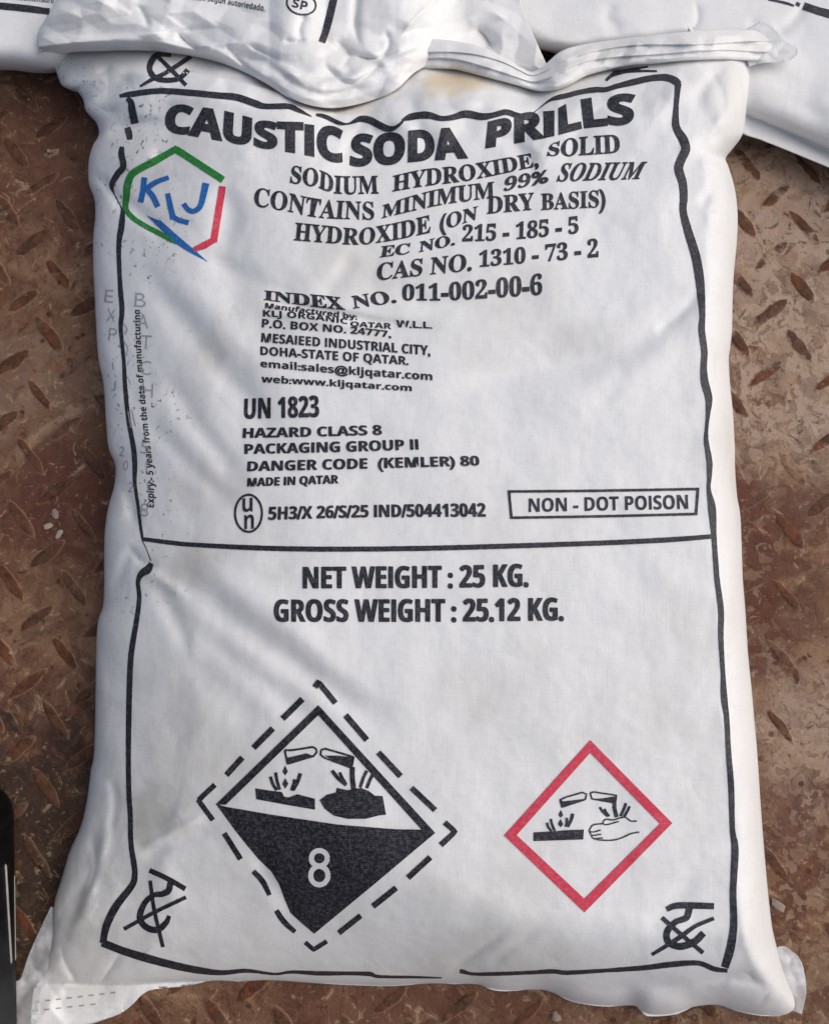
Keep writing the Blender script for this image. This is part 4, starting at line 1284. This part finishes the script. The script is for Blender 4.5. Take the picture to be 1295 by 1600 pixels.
Cq = Sheet([(690, -420), (712, -100), (722, -30), (731, 0), (746, 22), (772, 46), (806, 64), (840, 76), (872, 84)], [(1600, -420), (1560, 0), (1500, 350)], [(690, -420), (1600, -420)],
           [(872, 84), (930, 76), (1010, 68), (1090, 62), (1122, 70), (1132, 100), (1138, 150), (1146, 200), (1190, 219), (1225, 233), (1295, 262), (1400, 306), (1500, 350)], 220, 150, z_C,
           [(0.001, 0.9), (0.003, 0.8), (0.012, 0.6), (0.03, 0.2), (0.05, 0.0)], k=0.35)
sC = thing('woven_sack', 'right white sack behind with a flat sewn hem above the bare rusty floor', 'sack', BACK_O3, 'white sacks lying behind')
bC = Cq.build('sack_body', M_BACK, sC)
ik = Ink()
ik.ribbon([(1200, -1, 3), (1225, 4, 4), (1240, 9, 3)])
ik.ribbon([(1243, 5, 6), (1249, 8, 6)])
ik.ribbon([(1255, 9, 12), (1275, 16, 12), (1296, 22, 13), (1330, 34, 13)])
ik.build('printed_border', Cq, M_BLACK, bC)
ik = Ink()
ik.ribbon([(762, -3, 8), (772, 0, 8), (781, 1, 7)])
ik.build('printed_letter_end', Cq, M_BLACK, bC)

# ------------------------------------------------------------------ black case at the left edge
pc = at(46.0, 1440.0, 0.0)
case = thing('black_case', 'glossy black case with two pale trim strips, at the left edge beside the front sack', 'case', (pc[0], pc[1], 0))
bm = bmesh.new()
bmesh.ops.create_cube(bm, size=1)
for v in bm.verts:
    v.co = Vector((v.co.x * 0.22 - 0.11, v.co.y * 0.80 - 0.28, v.co.z * 0.95 + 0.475))  # unseen height and length added to block skylight at lower left
bmesh.ops.bevel(bm, geom=[e for e in bm.edges], offset=0.03, segments=6, profile=0.5, affect='EDGES')
bmesh.ops.rotate(bm, cent=(0, 0, 0), matrix=__import__('mathutils').Matrix.Rotation(math.radians(4), 3, 'Z'), verts=bm.verts)
me = bpy.data.meshes.new('case_body')
bm.to_mesh(me); bm.free()
me.polygons.foreach_set('use_smooth', [True] * len(me.polygons))
me.materials.append(M_CASE)
o = bpy.data.objects.new('case_body', me); COL.objects.link(o); o.parent = case


def rod(name, a, b, r, mat, parent):
    a, b = Vector(a), Vector(b)
    bm = bmesh.new()
    n, rings = 10, [(0, .3), (.02, .9), (.04, 1), (.96, 1), (.98, .9), (1, .3)]
    d = b - a; q = d.to_track_quat('Z', 'Y')
    rows = []
    for t, k in rings:
        rows.append([bm.verts.new(a + d * t + q @ Vector((math.cos(i / n * 6.2832) * r * k, math.sin(i / n * 6.2832) * r * k, 0))) for i in range(n)])
    for r0, r1 in zip(rows, rows[1:]):
        for i in range(n):
            bm.faces.new((r0[i], r0[(i + 1) % n], r1[(i + 1) % n], r1[i]))
    bm.faces.new(rows[0][::-1]); bm.faces.new(rows[-1])
    me = bpy.data.meshes.new(name); bm.to_mesh(me); bm.free()
    me.polygons.foreach_set('use_smooth', [True] * len(me.polygons))
    me.materials.append(mat)
    o = bpy.data.objects.new(name, me); COL.objects.link(o)
    V = Vector(origin_of(parent))
    me.transform(__import__('mathutils').Matrix.Translation(-V))
    o.parent = parent
    return o


cv = np.array([v.co for v in me.vertices]) + np.array(case.location)
case_bvh = BVHTree.FromPolygons([tuple(v) for v in cv], [tuple(p.vertices) for p in me.polygons])


def on_case(u, v):
    d = Vector(ray(float(u), float(v))).normalized()
    h = case_bvh.ray_cast(Vector((0, 0, CAM_H)), d)[0]
    return h if h is not None else case_bvh.find_nearest(Vector(at(float(u), float(v), 0.02)))[0]


rod('trim_strip', on_case(9, 1350), on_case(18, 1506), 0.0011, M_TRIM, case)
rod('trim_strip', on_case(27, 1366), on_case(38, 1498), 0.0006, M_TRIM, case)


# ------------------------------------------------------------------ small crumbs on the floor
def crumb(u, v, r, flat, seed, mat, label, name='crumb', cat='crumb', group=None):
    rr = random.Random(seed)
    p = at(float(u), float(v), 0.0)
    bm = bmesh.new()
    bmesh.ops.create_icosphere(bm, subdivisions=2, radius=1)
    for q in bm.verts:
        k = 1 + rr.uniform(-.28, .28)
        q.co = Vector((q.co.x * r[0] * k, q.co.y * r[1] * k, q.co.z * flat * k))
    bmesh.ops.rotate(bm, cent=(0, 0, 0), matrix=__import__('mathutils').Matrix.Rotation(rr.uniform(0, 3), 3, 'Z'), verts=bm.verts)
    me = bpy.data.meshes.new(name); bm.to_mesh(me); bm.free()
    me.materials.append(mat)
    o = bpy.data.objects.new(name, me); COL.objects.link(o)
    o.location = (p[0], p[1], flat * 0.7)
    o['label'] = label; o['category'] = cat
    if group:
        o['group'] = group
    return o


G = 'pale crumbs on the floor'
crumb(76, 822, (0.0042, 0.0028), 0.0011, 1, M_CRUMB, 'pale flake on the floor left of the sack, left of two touching flakes', group=G)
crumb(93, 835, (0.0045, 0.0024), 0.0011, 2, M_CRUMB, 'pale flake on the floor left of the sack, right of two touching flakes', group=G)
crumb(88, 803, (0.004, 0.003), 0.0011, 3, M_STONE, 'dull brown flake just above two pale flakes, left of the sack', group=G)
crumb(77, 237, (0.0017, 0.0015), 0.0014, 4, M_CRUMB, 'tiny pale crumb on the floor below the top left sack', group=G)
crumb(47, 157, (0.0015, 0.0015), 0.0014, 5, M_CRUMB, 'tiny pale crumb near the hem of the far left sack', group=G)
crumb(868, 1588, (0.0045, 0.0035), 0.0015, 6, M_STONE, 'grey brown crumb below the bottom edge of the front sack', group=G)
crumb(1214, 1414, (0.007, 0.004), 0.0015, 7, M_STONE, 'dull scrap touching the lower right edge of the front sack', group=G)
crumb(18, 1020, (0.0014, 0.0014), 0.0012, 8, M_CRUMB, 'tiny pale crumb at the left edge beside the middle of the sack', group=G)
